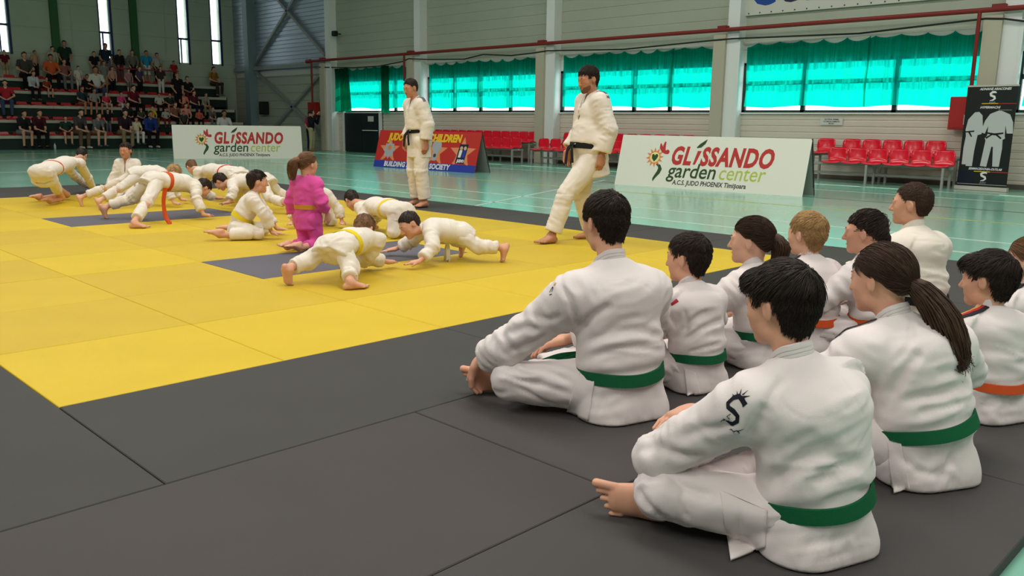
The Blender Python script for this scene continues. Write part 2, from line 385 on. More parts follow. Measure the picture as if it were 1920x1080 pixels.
# remaining shell
shell = mat('shell_grey', (150, 152, 145), .8)
struct(MB().box((-9.2, -9, 0), (-9, YE, ZC)).build('wall_left', shell)); struct(MB().box((-9, -9.2, 0), (XW + .3, -9, ZC)).build('wall_back', shell))
struct(MB().box((XW + .02, -9, 0), (XW + .3, -2, ZC)).build('wall_right_2', shell))
struct(MB().box((-9, -9, ZC), (XW + .3, YE + .3, ZC + .2)).build('ceiling', mat('ceiling_grey', (165, 165, 158), .8)))
# ------------------------------------------------------------------ hall furniture
board_w = mat('board_white', (224, 224, 210), .45, .4); board_g = mat('board_back', (150, 158, 150), .6); edge_k = mat('board_edge', (60, 62, 58), .6)
red_l = mat('print_red', (186, 52, 48), .6); green_d = mat('print_dark_green', (44, 74, 40), .6); lime = mat('print_lime', (176, 190, 70), .6); orange_p = mat('print_orange', (222, 134, 70), .6)
grey_p = mat('print_grey', (62, 66, 66), .6); yel_p = mat('print_yellow', (236, 190, 40), .6); cream_p = mat('print_cream', (232, 220, 150), .6); blue_p = mat('print_blue', (44, 62, 160), .6); peach_p = mat('print_peach', (224, 142, 96), .6)
silver_p = mat('print_silver', (168, 170, 176), .6); navy_p = mat('print_navy', (28, 34, 66), .6); skin_p = mat('print_skin', (206, 176, 140), .6); red_b = mat('board_red', (192, 44, 36), .5, .4)

def a_board(name, A, B, depth, H, label, front, group=None):
    A = V3(*A, 0); B = V3(*B, 0); L = np.linalg.norm(B - A); ex = (B - A) / L; nb = V3(-ex[1], ex[0], 0)
    if nb @ FWD < 0: nb = -nb
    o = empty(name, tuple(A)); tag(o, label, 'sign', group)
    top = nb * depth / 2 + V3(0, 0, math.sqrt(H * H - depth * depth / 4)); ey = nrm(top); ez = np.cross(ex, ey)
    if ez @ FWD > 0: ez = -ez          # towards the camera
    MB().prism([(0, 0), (L, 0), (L, H), (0, H)], (0, 0, 0), ex, ey, -ez, .012).build('front_panel', front, o)
    ey2 = nrm(top - nb * depth)
    MB().prism([(0, 0), (L, 0), (L, H), (0, H)], nb * depth, ex, ey2, nb * .001 + ez * 0, .012).build('back_panel', board_g, o)
    MB().bar(nb * depth + ex * L + nb * .012, top + ex * L, .02, .02).build('edge_strip', edge_k, o)
    return o, ex, ey, ez, L
def poly(name, pts, m, par, ex, ey, ez, lift=.001):
    return MB().prism(pts, ez * lift, ex, ey, ez, .0012).build(name, m, par)
def ring(c, r0, n, r1=None, ph=0, sx=1):
    return [(c[0] + sx * (r0 if (r1 is None or i % 2 == 0) else r1) * math.cos(ph + 2 * math.pi * i / n), c[1] + (r0 if (r1 is None or i % 2 == 0) else r1) * math.sin(ph + 2 * math.pi * i / n)) for i in range(n)]
def stroke(pts, ws):
    L = []; R = []; pts = [np.array(p, float) for p in pts]
    for i, p in enumerate(pts):
        d = nrm(pts[min(i + 1, len(pts) - 1)] - pts[max(i - 1, 0)]); n = np.array([-d[1], d[0]]); L.append(tuple(p + n * ws[i] / 2)); R.append(tuple(p - n * ws[i] / 2))
    return L + R[::-1]
def garden_board(A, B, depth, label):
    o, ex, ey, ez, L = a_board('advertising_board', A, B, depth, 1.02, label, board_w, None)
    lt = lambda n, t, s, m, u, v, **k: letters(n, t, s, m, o, ex * u + ey * v + ez * .001, ex, ey, ez, align='LEFT', **k)
    lt('lettering', 'GL', .475, red_l, 1.17, .475, shear=.18, bold=.02, sx=.70, spacing=1.12)
    lt('lettering', 'SSANDO', .475, red_l, 1.80, .475, shear=.18, bold=.02, sx=.715, spacing=1.10)
    poly('letter_i', [(1.66, .475), (1.71, .475), (1.80, .74), (1.72, .74)], red_l, o, ex, ey, ez)
    poly('leaf_accent', stroke([(1.69, .80), (1.76, .84), (1.83, .9), (1.88, .965)], [.02, .075, .06, .004]), green_d, o, ex, ey, ez)
    lt('lettering', 'garden', .40, green_d, 1.15, .215, shear=.15, bold=.004, sx=.93)
    lt('lettering', 'center', .40, lime, 2.215, .215, shear=.15, bold=.0, sx=.86)
    lt('lettering', 'A.C.S. JUDO PHOENIX Timi\u0219oara', .125, grey_p, 1.30, .075, shear=.1, bold=.003, sx=.84)
    c = (.815, .585)
    poly('flower_petals', ring(c, .20, 24, .115, .1), orange_p, o, ex, ey, ez); poly('flower_ring', ring(c, .105, 20), cream_p, o, ex, ey, ez, .0022)
    poly('flower_heart', [(c[0] + x, c[1] + y) for x, y in ((0, -.085), (.05, -.03), (.075, .03), (.05, .07), (.015, .06), (0, .035), (-.03, .07), (-.065, .05), (-.06, -.02))], green_d, o, ex, ey, ez, .0034)
    poly('flower_stem', stroke([(.88, .455), (.95, .42), (.975, .36), (.95, .29), (.90, .22), (.865, .16), (.86, .115)], [.03, .06, .085, .08, .06, .045, .01]), green_d, o, ex, ey, ez)
    poly('bud', stroke([(.90, .865), (.92, .79), (.98, .72), (1.06, .68)], [.02, .07, .08, .06]), red_l, o, ex, ey, ez)
    poly('bud', stroke([(1.0, .90), (.985, .82), (1.0, .74)], [.03, .06, .05]), red_l, o, ex, ey, ez, .0022)
    poly('bud', ring((1.075, .70), .045, 12), red_l, o, ex, ey, ez, .0022)
    return o
garden_board((13.613, 10.643), (13.942, 6.796), .53, 'large white garden centre board on the floor right of the bearded instructor')
garden_board((10.963, 25.211), (14.521, 23.841), .40, 'white garden centre board standing far off in front of the spectator stand')
o, ex, ey, ez, L = a_board('judo_promotion_board', (13.543, 18.733), (13.731, 14.954), .53, .995, 'red and blue board with yellow letters behind the standing instructor', red_b)
poly('blue_band', [(0, 0), (L, 0), (L, .185), (0, .185)], blue_p, o, ex, ey, ez)
for u, s in ((.52, .36), (2.3, .38), (3.25, .40)):
    poly('star', ring((u, .47), s, 10, s * .42, math.pi / 2, 1.15), peach_p, o, ex, ey, ez)
    poly('star_tail', [(u - .3, .19), (u - .12, .42), (u + .12, .42), (u + .28, .19), (u, .32)], peach_p, o, ex, ey, ez, .0015)
poly('badge', ring((.52, .47), .24, 16, .17, math.pi / 2), silver_p, o, ex, ey, ez, .003); poly('badge', ring((.53, .53), .07, 12), orange_p, o, ex, ey, ez, .0045)
poly('badge', ring((2.32, .62), .17, 16), silver_p, o, ex, ey, ez, .003); poly('badge', [(2.22, .25), (2.36, .25), (2.44, .6), (2.22, .6)], silver_p, o, ex, ey, ez, .004); poly('badge', ring((2.3, .38), .05, 10), grey_p, o, ex, ey, ez, .0055)
poly('picture', [(3.06, .215), (3.36, .215), (3.42, .69), (3.13, .69)], navy_p, o, ex, ey, ez, .003)
for u, mm in ((3.18, yel_p), (3.31, blue_p)):
    poly('picture_figure', ring((u + .02, .59), .05, 10), skin_p, o, ex, ey, ez, .0045); poly('picture_figure', [(u - .05, .36), (u + .04, .36), (u + .07, .54), (u - .03, .54)], mat('print_white', (225, 225, 220), .6) if mm is yel_p else blue_p, o, ex, ey, ez, .0045)
white_p = MATS['print_white']
lt = lambda t, s, m, u, v, **k: letters('lettering', t, s, m, o, ex * u + ey * v + ez * .005, ex, ey, ez, align='LEFT', **k)
lt('JUDO FOR', .26, yel_p, .42, .735, shear=.15, bold=.014, sx=.86); lt('CHILDREN', .26, yel_p, 1.97, .735, shear=.15, bold=.014, sx=.93)
lt('BUILDING A BETTER SOCIETY', .18, white_p, .42, .04, shear=.1, bold=.008, sx=.98, spacing=1.06)
lt('JUDO', .09, white_p, 3.12, .245, shear=.1, bold=.008)

# fixed seat rows by the window wall
seat_red = mat('seat_red', (226, 22, 48), .2, .5, coat=.4); leg_grey = mat('bench_steel', (150, 150, 146), .4, .5)
def seat_mesh():
    v = []; f = []; nu = 9
    prof = [(-.22, -.03, .40), (-.20, .0, .43), (-.05, -.005, .44), (.10, -.015, .43), (.16, .02, .42), (.185, .10, .42), (.20, .20, .43), (.21, .27, .40), (.215, .305, .30)]
    for th in (0, .012):
        for d, z, w in prof:
            for i in range(nu):
                t = i / (nu - 1) * 2 - 1; v.append((d + th * .6 + (.02 * t * t if z < .05 else -.035 * t * t), t * w / 2, z + th * -.8 + (.018 * t * t if z < .05 else 0)))
    n = len(prof) * nu; P = len(prof)
    for j in range(P - 1):
        for i in range(nu - 1):
            a = j * nu + i; f += [[a, a + nu, a + nu + 1, a + 1], [n + a, n + a + 1, n + a + nu + 1, n + a + nu]]
    rim = [i for i in range(nu)] + [j * nu + nu - 1 for j in range(1, P)] + [(P - 1) * nu + i for i in range(nu - 2, -1, -1)] + [j * nu for j in range(P - 2, 0, -1)]
    for a, b in zip(rim, rim[1:] + rim[:1]): f.append([a, b, n + b, n + a])
    me = npmesh('seat', np.array(v), f, True); me.materials.append(seat_red); return me
SEAT = seat_mesh()
def bench(front, back, label):
    ys = front + back; y0, y1 = min(ys) - .25, max(ys) + .25
    o = empty('seat_bench', (18.35, y0, 0)); tag(o, label, 'seats', 'red seat benches along the window wall')
    for y in front: mobj('seat', SEAT, None, o, (0, y - y0, .46))
    for y in back: mobj('seat', SEAT, None, o, (.66, y - y0, .64))
    MB().bar((0, 0, .41), (0, y1 - y0, .41), .06, .05).build('seat_beam', leg_grey, o); MB().bar((.66, 0, .59), (.66, y1 - y0, .59), .06, .05).build('seat_beam', leg_grey, o)
    n = max(2, int((y1 - y0) / 1.4) + 1)
    for i in range(n):
        y = .12 + (y1 - y0 - .24) * i / (n - 1)
        for x, h in ((-.22, .42), (.2, .4), (.5, .58), (.84, .58)): MB().bar((x, y, 0), (x, y, h), .045, .045, (0, 1, 0)).build('leg', leg_grey, o)
        MB().bar((-.24, y, .40), (.24, y, .40), .04, .04).build('cross_bar', leg_grey, o); MB().bar((.45, y, .57), (.88, y, .57), .04, .04).build('cross_bar', leg_grey, o)
    MB().bar((.2, .1, .2), (.2, y1 - y0 - .1, .2), .03, .05).build('rail', leg_grey, o)
bench([6.05 + .445 * i for i in range(6)], [6.46 + .45 * i for i in range(5)] + [8.86], 'two-tier row of red plastic seats left of the black rollup banner')
bench([17.14 - .46 * i for i in range(11)], [16.75 - .46 * i for i in range(10)], 'two-tier row of red plastic seats behind the bearded instructor')
bench([18.28 + .42 * i for i in range(11)], [18.2 + .41 * i for i in range(12)], 'two-tier row of red plastic seats behind the red and blue board')

# rollup banner with two printed judo suits
rb = empty('rollup_banner', (18.45, 5.3, 0)); tag(rb, 'tall black rollup banner with two printed white judo suits by the wall', 'banner')
A = V3(.10, .47, .08); ex = nrm(V3(-.10, -.99, 0)); ez = nrm(np.cross(ex, V3(0, 0, 1))) ; ez = -ez if ez @ FWD > 0 else ez; ey = V3(0, 0, 1); W, H = .93, 1.93
blk_p = mat('banner_black', (16, 22, 20), .45, .4)
MB().prism([(0, 0), (W, 0), (W, H), (0, H)], A, ex, ey, -ez, .006).build('banner_sheet', blk_p, rb)
alum = mat('aluminium', (196, 190, 180), .35, .5)
MB().prism([(-.03, 0), (W + .03, 0), (W + .03, .075), (-.03, .075)], A - ey * .075 + ez * .05, ex, ey, -ez, .1).build('base', alum, rb)
MB().prism([(-.01, 0), (W + .01, 0), (W + .01, .03), (-.01, .03)], A + ey * H + ez * .008, ex, ey, -ez, .02).build('top_rail', alum, rb)
MB().bar(A - ez * .03 + ex * W / 2, A - ez * .03 + ex * W / 2 + ey * H, .02, .02).build('pole', alum, rb)
bp = lambda n, pts, m, l=.001: MB().prism(pts, A + ez * l, ex, ey, ez, .001).build(n, m, rb)
bt = lambda t, s, u, v, m, **k: letters('lettering', t, s, m, rb, A + ex * u + ey * v + ez * .002, ex, ey, ez, **k)
gi_p = mat('print_gi', (192, 194, 192), .6)
bp('printed_suit', [(.05, .42), (.13, .42), (.13, .39), (.25, .39), (.26, .70), (.29, 1.0), (.36, 1.02), (.37, 1.16), (.34, 1.38), (.27, 1.45), (.19, 1.44), (.08, 1.30), (.05, 1.10), (.07, .98), (.05, .75)], gi_p)
bp('printed_suit', [(.40, .40), (.52, .39), (.57, .78), (.60, .78), (.63, .40), (.75, .40), (.77, .75), (.76, .92), (.80, .94), (.79, 1.0), (.78, 1.2), (.82, 1.04), (.93, 1.04), (.91, 1.25), (.84, 1.40), (.68, 1.47), (.62, 1.47), (.48, 1.41), (.40, 1.28), (.34, 1.06), (.42, 1.03), (.47, 1.18), (.47, 1.0), (.43, .94), (.45, .9)], gi_p, .0016)
bp('printed_belt', [(.05, 1.045), (.22, 1.06), (.22, 1.09), (.05, 1.07)], blk_p, .003); bp('printed_belt', [(.46, 1.03), (.60, 1.0), (.76, 1.03), (.76, 1.06), (.60, 1.04), (.46, 1.06)], blk_p, .003)
bp('printed_belt', [(.60, 1.02), (.72, .93), (.74, .95), (.63, 1.04)], blk_p, .003); bp('printed_belt', [(.58, 1.02), (.46, .93), (.44, .96), (.57, 1.04)], blk_p, .003); bp('printed_belt', [(.10, 1.06), (.17, .96), (.19, .97), (.14, 1.06)], blk_p, .003)
bp('print_panel', [(0, .02), (.30, .02), (.30, .30), (0, .30)], mat('banner_navy', (20, 26, 44), .45), .0012)
bp('stripe', [(.30, .285), (.60, .285), (.60, .30), (.30, .30)], yel_p, .002); bp('stripe', [(.60, .285), (W, .285), (W, .30), (.60, .30)], red_l, .002)
bp('stripe', [(.30, 1.60), (.60, 1.60), (.60, 1.615), (.30, 1.615)], yel_p, .002); bp('stripe', [(.60, 1.60), (W, 1.60), (W, 1.612), (.60, 1.612)], red_l, .002)
bp('stripe', [(0, .035), (W, .035), (W, .045), (0, .045)], silver_p, .002)
for v0, s in ((.11, 1.), (1.66, 1.)):
    bp('emblem', stroke([(.55, v0 + .145), (.53, v0 + .165), (.48, v0 + .165), (.44, v0 + .135), (.45, v0 + .105), (.52, v0 + .075), (.53, v0 + .045), (.50, v0 + .015), (.44, v0)], [.012, .035, .045, .04, .042, .042, .04, .03, .01]), white_p, .002)
    bt('JUDO', .045, .485, v0 - .05, silver_p, shear=.3)
bt('ADNANE ARACONES', .062, .52, 1.865, white_p, shear=.25, bold=.002, sx=.95); bt('HYPERMACHI', .06, .46, 1.515, white_p, shear=.25, bold=.002); bt('Technical kimonos', .032, .74, 1.475, silver_p, shear=.2)
bt('SEMMACEDONIA-OUTLAB', .058, .50, .325, white_p, shear=.25, bold=.002, sx=.9)

# red water pipe with drops, cable, hydrant boxes, notice, upper banner
pipe_r = MATS['pipe_red']
pp = empty('water_pipe', (19.05, 5, 3.52)); tag(pp, 'long red water pipe running along the wall above the windows', 'pipe')
MB().tube([(0, -7, 0), (0, 25.6, 0)], .05, 10).build('pipe_run', pipe_r, pp); 
for y, zb, n in ((25.42, 1.85, 1), (19.42, 2.6, 1), (.86, 2.0, 1)): MB().tube([(0, y, 0), (0, y, zb - 3.52)], .04, 8).build('pipe_drop', pipe_r, pp)
MB().tube([(0, 25.45, 0), (0, 25.75, 0)], .08, 10).build('pipe_flange', pipe_r, pp)
cy = [(29.9, 3.27), (28, 3.2), (26.3, 3.2), (24.5, 3.28), (24.2, 3.36), (23.2, 3.29), (21.6, 3.25), (20.7, 3.36), (19.4, 3.27), (18.2, 3.27), (17.6, 3.31), (15, 3.24), (12, 3.29), (11.4, 3.3), (8.4, 3.26), (5.74, 3.36), (5.4, 3.33), (5, 3.25), (2, 3.25)]
tag(MB().tube([(19.08 if min(abs(y - c) for c in COLS) < .8 else 19.36, y, z) for y, z in cy], .022, 6).build('cable', mat('cable_black', (40, 42, 40), .6)), 'loose black cable strung along the window wall under the red pipe', 'cable')
hyd = mat('hydrant_red', (170, 40, 38), .45)
for (x, y, z0, z1), lab in (((19.2, 6.0, 1.18, 1.85), 'red hydrant cabinet on the wall half hidden by the black rollup banner'), ((19.2, 30.75, 1.3, 1.92), 'red hydrant cabinet far off behind the person taking a photo')):
    h = empty('hydrant_cabinet', (x, y, z0)); tag(h, lab, 'cabinet')
    MB().box((0, -.28, 0), (.2, .28, z1 - z0), bev=.01).build('cabinet_body', hyd, h); MB().box((-.008, -.24, .04), (0, .24, z1 - z0 - .04)).build('cabinet_door', hyd, h); MB().box((-.012, -.2, .1), (-.009, -.02, .3)).build('cabinet_label', MATS['paper_white'], h)
sg = empty('wall_notice', (19.475, 8.92, 1.245)); tag(sg, 'small white notice sheet taped to the cladding above the red seats', 'notice')
MB().box((-.004, -.27, 0), (0, .27, .165)).build('notice_sheet', MATS['paper_white'], sg)
for k, (t, z) in enumerate((('ACCESUL PERMIS', .115), ('CU INCALTAMINTE', .065), ('SPORT', .02))): letters('lettering', t, .045, grey_p, sg, (-.005, 0, z), (0, -1, 0), (0, 0, 1), (-1, 0, 0), bold=.001)
ub = empty('wall_banner', (19.42, 11.4, 3.86)); tag(ub, 'white banner with blue letters on the upper wall, cut by the frame top', 'banner')
MB().box((-.01, -5.4, 0), (0, 0, 1.5)).build('banner_sheet', mat('banner_white', (205, 205, 195), .6), ub)
lb = mat('print_deep_blue', (28, 72, 150), .5); lk = mat('print_ink', (40, 42, 70), .5)
letters('lettering', 'C', .95, lb, ub, (-.012, -.22, .24), (0, -1, 0), (0, 0, 1), (-1, 0, 0), bold=.03, align='LEFT'); letters('lettering', 'UL', .95, lk, ub, (-.012, -.95, .26), (0, -1, 0), (0, 0, 1), (-1, 0, 0), bold=.03, align='LEFT')
eye = MB()
for i in range(18): eye.box((-.016, -.2 - i * .3, .03), (-.01, -.17 - i * .3, .06))
eye.build('eyelets', grey_p, ub)
spk = empty('wall_loudspeaker', (19.38, 34.85, 1.42)); tag(spk, 'black upright loudspeaker box on the wall beyond the far board', 'loudspeaker')
MB().box((-.16, -.22, 0), (.08, .22, .56), bev=.02).build('speaker_box', mat('speaker_black', (26, 30, 28), .6), spk); MB().box((-.17, -.18, .05), (-.161, .18, .5)).build('speaker_grille', mat('speaker_grille', (44, 46, 44), .7), spk)
cmw = empty('wall_camera', (19.2, 28.9, 4.5)); tag(cmw, 'small black camera on the upper wall near the far column', 'camera'); MB().box((-.1, -.1, -.1), (.06, .1, .1), bev=.02).build('camera_body', MATS['speaker_black'], cmw); MB().bar((.0, 0, 0), (.25, 0, 0), .04, .04).build('bracket', MATS['speaker_black'], cmw)

# ---- spectator stand: five stepped rows with light planks and red seats
STY = [34.5, 35.12, 35.74, 36.36, 36.98]; STZ = [.50, 1.06, 1.60, 2.14, 2.62]; STX1 = [18.5, 18.45, 18.4, 18.35, 18.3]
st = empty('spectator_stand', (12, 34.4, 0)); tag(st, 'stepped spectator stand with light plank rows and dark risers', 'bleachers')
riser = mat('stand_dark_green', (28, 46, 36), .7); plank = mat('stand_plank', (186, 186, 168), .6); tread = mat('stand_tread', (66, 74, 66), .7)
for i, (y, z, x1) in enumerate(zip(STY, STZ, STX1)):
    MB().box((5 - 12, y - 34.4 + .04, z - .42 if i else 0), (x1 - 12, y - 34.4 + .08, z - .11)).build('riser', riser, st)
    x = 5.0; 
    while x < x1: MB().box((x - 12 + .005, y - 34.4 - .02, z - .11), (min(x + 3, x1) - 12 - .005, y - 34.4 + .36, z), bev=.006).build('plank', plank, st); x += 3
    MB().box((5 - 12, y - 34.4 + .36, z - .06), (x1 - 12, y - 34.4 + .66, z - .015)).build('tread', tread, st)
    MB().box((x1 - 12, y - 34.4, 0), (x1 - 12 + .05, y - 34.4 + .6, z)).build('end_panel', tread, st)
for x in (13.6, 14.9, 16.3): MB().bar((x - 12, 2.75, 2.6), (x - 12, 2.75, 3.25), .04, .04, (0, 1, 0)).build('rail_post', leg_grey, st)
MB().bar((1.4, 2.75, 3.2), (4.6, 2.75, 3.2), .05, .05).build('handrail', mat('rail_red', (150, 40, 50), .4), st)
_ss = MB().box((-.2, -.18, 0), (.2, .16, .04), bev=.012).add([(-.2, .13, .02), (.2, .13, .02), (.17, .17, .13), (-.17, .17, .13), (-.2, .16, .02), (.2, .16, .02), (.17, .19, .13), (-.17, .19, .13)], [[0, 1, 2, 3], [5, 4, 7, 6], [3, 2, 6, 7], [1, 5, 6, 2], [4, 0, 3, 7]])
small_seat = npmesh('stand_seat', np.array(_ss.v), _ss.f)
small_seat.materials.append(mat('stand_seat_red', (190, 30, 36), .3, .5, coat=.3))
ROWN = ['front', 'second', 'third', 'fourth', 'top']
for i, (y, z, x1) in enumerate(zip(STY, STZ, STX1)):
    x = 7.4
    while x < 17.0:
        s = bpy.data.objects.new('stand_seat', small_seat); s.location = (x, y + .17, z + .002); link(s); tag(s, 'red plastic seat on the %s row of the spectator stand' % ROWN[i], 'seat', 'red seats on the %s stand row' % ROWN[i]); x += .52
# ------------------------------------------------------------------ smooth solid modelling of bodies and clothes
_G = np.random.RandomState(7); _PERM = np.tile(_G.permutation(256), 3); _GR = _G.normal(size=(256, 3)); _GR /= np.linalg.norm(_GR, axis=1)[:, None]
def gnoise(p):
    p = np.asarray(p); i = np.floor(p).astype(int); f = p - i; u = f * f * f * (f * (f * 6 - 15) + 10); i &= 255; r = 0
    for dx in (0, 1):
        for dy in (0, 1):
            for dz in (0, 1):
                g = _GR[_PERM[_PERM[_PERM[i[:, 0] + dx] + i[:, 1] + dy] + i[:, 2] + dz]]
                w = (u[:, 0] if dx else 1 - u[:, 0]) * (u[:, 1] if dy else 1 - u[:, 1]) * (u[:, 2] if dz else 1 - u[:, 2])
                r = r + w * ((f[:, 0] - dx) * g[:, 0] + (f[:, 1] - dy) * g[:, 1] + (f[:, 2] - dz) * g[:, 2])
    return r
def cone(p, a, b, ra, rb, w=None, s=1.0):
    """tapered capsule; w = axis along which the section is s times wider"""
    ab = b - a; t = np.clip((p - a) @ ab / (ab @ ab + 1e-9), 0, 1); q = p - a - t[:, None] * ab
    if w is not None:
        c = q @ w; q = q - np.outer(c * (1 - 1 / s), w)
    return np.sqrt((q * q).sum(1)) - (ra + (rb - ra) * t)
def ellip(p, c, M, r):
    q = (p - c) @ M.T / r; n = np.sqrt((q * q).sum(1)) + 1e-9
    return (n - 1) * n / (np.sqrt((q * q / (r * r)).sum(1)) + 1e-9) * 1.0
def smin(a, b, k):
    if k <= 0: return np.minimum(a, b)
    h = np.maximum(k - np.abs(a - b), 0) / k; return np.minimum(a, b) - h * h * k * .25
def smax(a, b, k): return -smin(-a, -b, k)

_ED = [(a, b) for a in range(8) for b in range(a + 1, 8) if bin(a ^ b).count('1') == 1]
def _groups(key):
    o = np.lexsort(key.T); k = key[o]; cut = np.flatnonzero((np.diff(k, axis=0) != 0).any(1)) + 1
    return np.split(o, cut)
def mesh_sdf(f, lo, hi, h):
    """surface nets of f<0 on a sparse grid, vertices projected on the surface"""
    B = 4; G = 5; lo = np.asarray(lo, float) - 2 * h; n = np.ceil((np.asarray(hi) + 2 * h - lo) / (h * B)).astype(int) + 1
    cc = np.stack(np.meshgrid(*[np.arange(k) for k in n], indexing='ij'), -1).reshape(-1, 3)
    cen = lo + (cc * B + (B - 1) / 2) * h; d = np.full(len(cen), 9.)
    for g in _groups(cc // 8): 
        q = cen[g]; e = f.near(q, h * B * 1.8)
        if e is not None: d[g] = e
    keep = np.abs(d) < h * B * 1.5
    N = n * B; D = np.repeat(np.repeat(np.repeat(d.reshape(n), B, 0), B, 1), B, 2).astype(np.float32)
    off = np.stack(np.meshgrid(*[np.arange(B)] * 3, indexing='ij'), -1).reshape(-1, 3); kc = cc[keep]
    for g in _groups(kc // G):
        idx = (kc[g][:, None, :] * B + off[None]).reshape(-1, 3); e = f.near(lo + idx * h, h * 3)
        if e is not None: D[idx[:, 0], idx[:, 1], idx[:, 2]] = e
        else: D[idx[:, 0], idx[:, 1], idx[:, 2]] = 9
    S = D < 0
    C = sum(S[i:N[0] - 1 + i, j:N[1] - 1 + j, k:N[2] - 1 + k].astype(np.int8) for i in (0, 1) for j in (0, 1) for k in (0, 1))
    act = np.argwhere((C > 0) & (C < 8)); M = len(act)
    vid = np.full(N - 1, -1, np.int32); vid[act[:, 0], act[:, 1], act[:, 2]] = np.arange(M)
    co = np.array([(i >> 2 & 1, i >> 1 & 1, i & 1) for i in range(8)])
    val = np.stack([D[act[:, 0] + a, act[:, 1] + b, act[:, 2] + c] for a, b, c in co], 1)
    acc = np.zeros((M, 3)); cnt = np.zeros(M)
    for a, b in _ED:
        va, vb = val[:, a], val[:, b]; x = (va < 0) != (vb < 0); t = np.where(x, va / np.where(x, va - vb, 1), 0)
        acc += np.where(x[:, None], co[a] + t[:, None] * (co[b] - co[a]), 0); cnt += x
    P = lo + (act + acc / cnt[:, None]) * h
    Q = []
    for ax in range(3):
        sl0 = [slice(1, N[i] - 1) for i in range(3)]; sl1 = list(sl0); sl0[ax] = slice(0, N[ax] - 1); sl1[ax] = slice(1, N[ax])
        s0, s1 = S[tuple(sl0)], S[tuple(sl1)]; e = np.argwhere(s0 != s1)
        if not len(e): continue
        o = s0[e[:, 0], e[:, 1], e[:, 2]]
        base = e + 1; base[:, ax] -= 1
        u, w = (ax + 1) % 3, (ax + 2) % 3; q = []
        for du, dw in ((-1, -1), (0, -1), (0, 0), (-1, 0)):
            c = base.copy(); c[:, u] += du; c[:, w] += dw; q.append(vid[c[:, 0], c[:, 1], c[:, 2]])
        q = np.stack(q, 1); q[~o] = q[~o][:, ::-1]; Q.append(q)
    Q = np.concatenate(Q); Q = Q[(Q >= 0).all(1)]
    for g in _groups(act // (B * G)):
        p = P[g]; fs = f.subset(p.min(0) - h * 2, p.max(0) + h * 2)
        if not any(o[0] == 'u' for o in fs.ops): continue
        for _ in range(2):
            d0, gr = grad(fs, p, h * .25); p = p - np.clip(d0 / (np.maximum((gr * gr).sum(1), .25)), -h * .7, h * .7)[:, None] * gr
        P[g] = p
    return P, Q
def grad(f, P, e):
    n = len(P); a = f(np.concatenate([P] + [P + np.eye(3)[i] * e for i in range(3)])); d0 = a[:n]
    return d0, np.stack([(a[n * (i + 1):n * (i + 2)] - d0) / e for i in range(3)], 1)

class Solid:
    """an ordered list of signed-distance operations with bounds"""
    def __init__(s): s.ops = []; s.pts = []
    def cone(s, a, b, ra, rb, k=.02, w=None, sc=1.0):
        a = np.asarray(a, float); b = np.asarray(b, float); m = max(ra, rb) * max(1, sc)
        s.ops.append(('u', lambda p: cone(p, a, b, ra, rb, w, sc), k, np.minimum(a, b) - m, np.maximum(a, b) + m)); s.pts += [a - m, a + m, b - m, b + m]; return s
    def ell(s, c, M, r, k=.02, neg=False):
        c = np.asarray(c, float); r = np.asarray(r, float); s.ops.append(('s' if neg else 'u', lambda p: ellip(p, c, M, r), k, c - r.max(), c + r.max()))
        if not neg: s.pts += [c - r.max(), c + r.max()]
        return s
    def fn(s, f, k=.02, mode='u', pts=()):
        if mode == 'u' and len(pts): q = np.array(pts); lo, hi = q.min(0), q.max(0)
        else: lo = hi = None
        s.ops.append((mode, f, k, lo, hi)); s.pts += list(pts); return s
    def sub(s, f, k): s.ops.append(('s', f, k, None, None)); return s
    def subset(s, lo, hi):
        r = Solid(); r.ops = [o for o in s.ops if o[3] is None or (np.all(o[3] - o[2] - .004 <= hi) and np.all(o[4] + o[2] + .004 >= lo))]; return r
    def near(s, p, m):
        r = s.subset(p.min(0) - m, p.max(0) + m)
        return r(p) if any(o[0] == 'u' for o in r.ops) else None
    def __call__(s, p):
        d = None
        for m, f, k, _, _ in s.ops:
            if d is None and m != 'u': continue
            e = f(p)
            if m == 'u': d = e if d is None else smin(d, e, k)
            elif m == 's': d = smax(d, -e, k)
            elif m == 'i': d = smax(d, e, k)
            elif m == 'd': d = d + e
        return d
    def mesh(s, h):
        q = np.array(s.pts); return mesh_sdf(s, q.min(0), q.max(0), h)

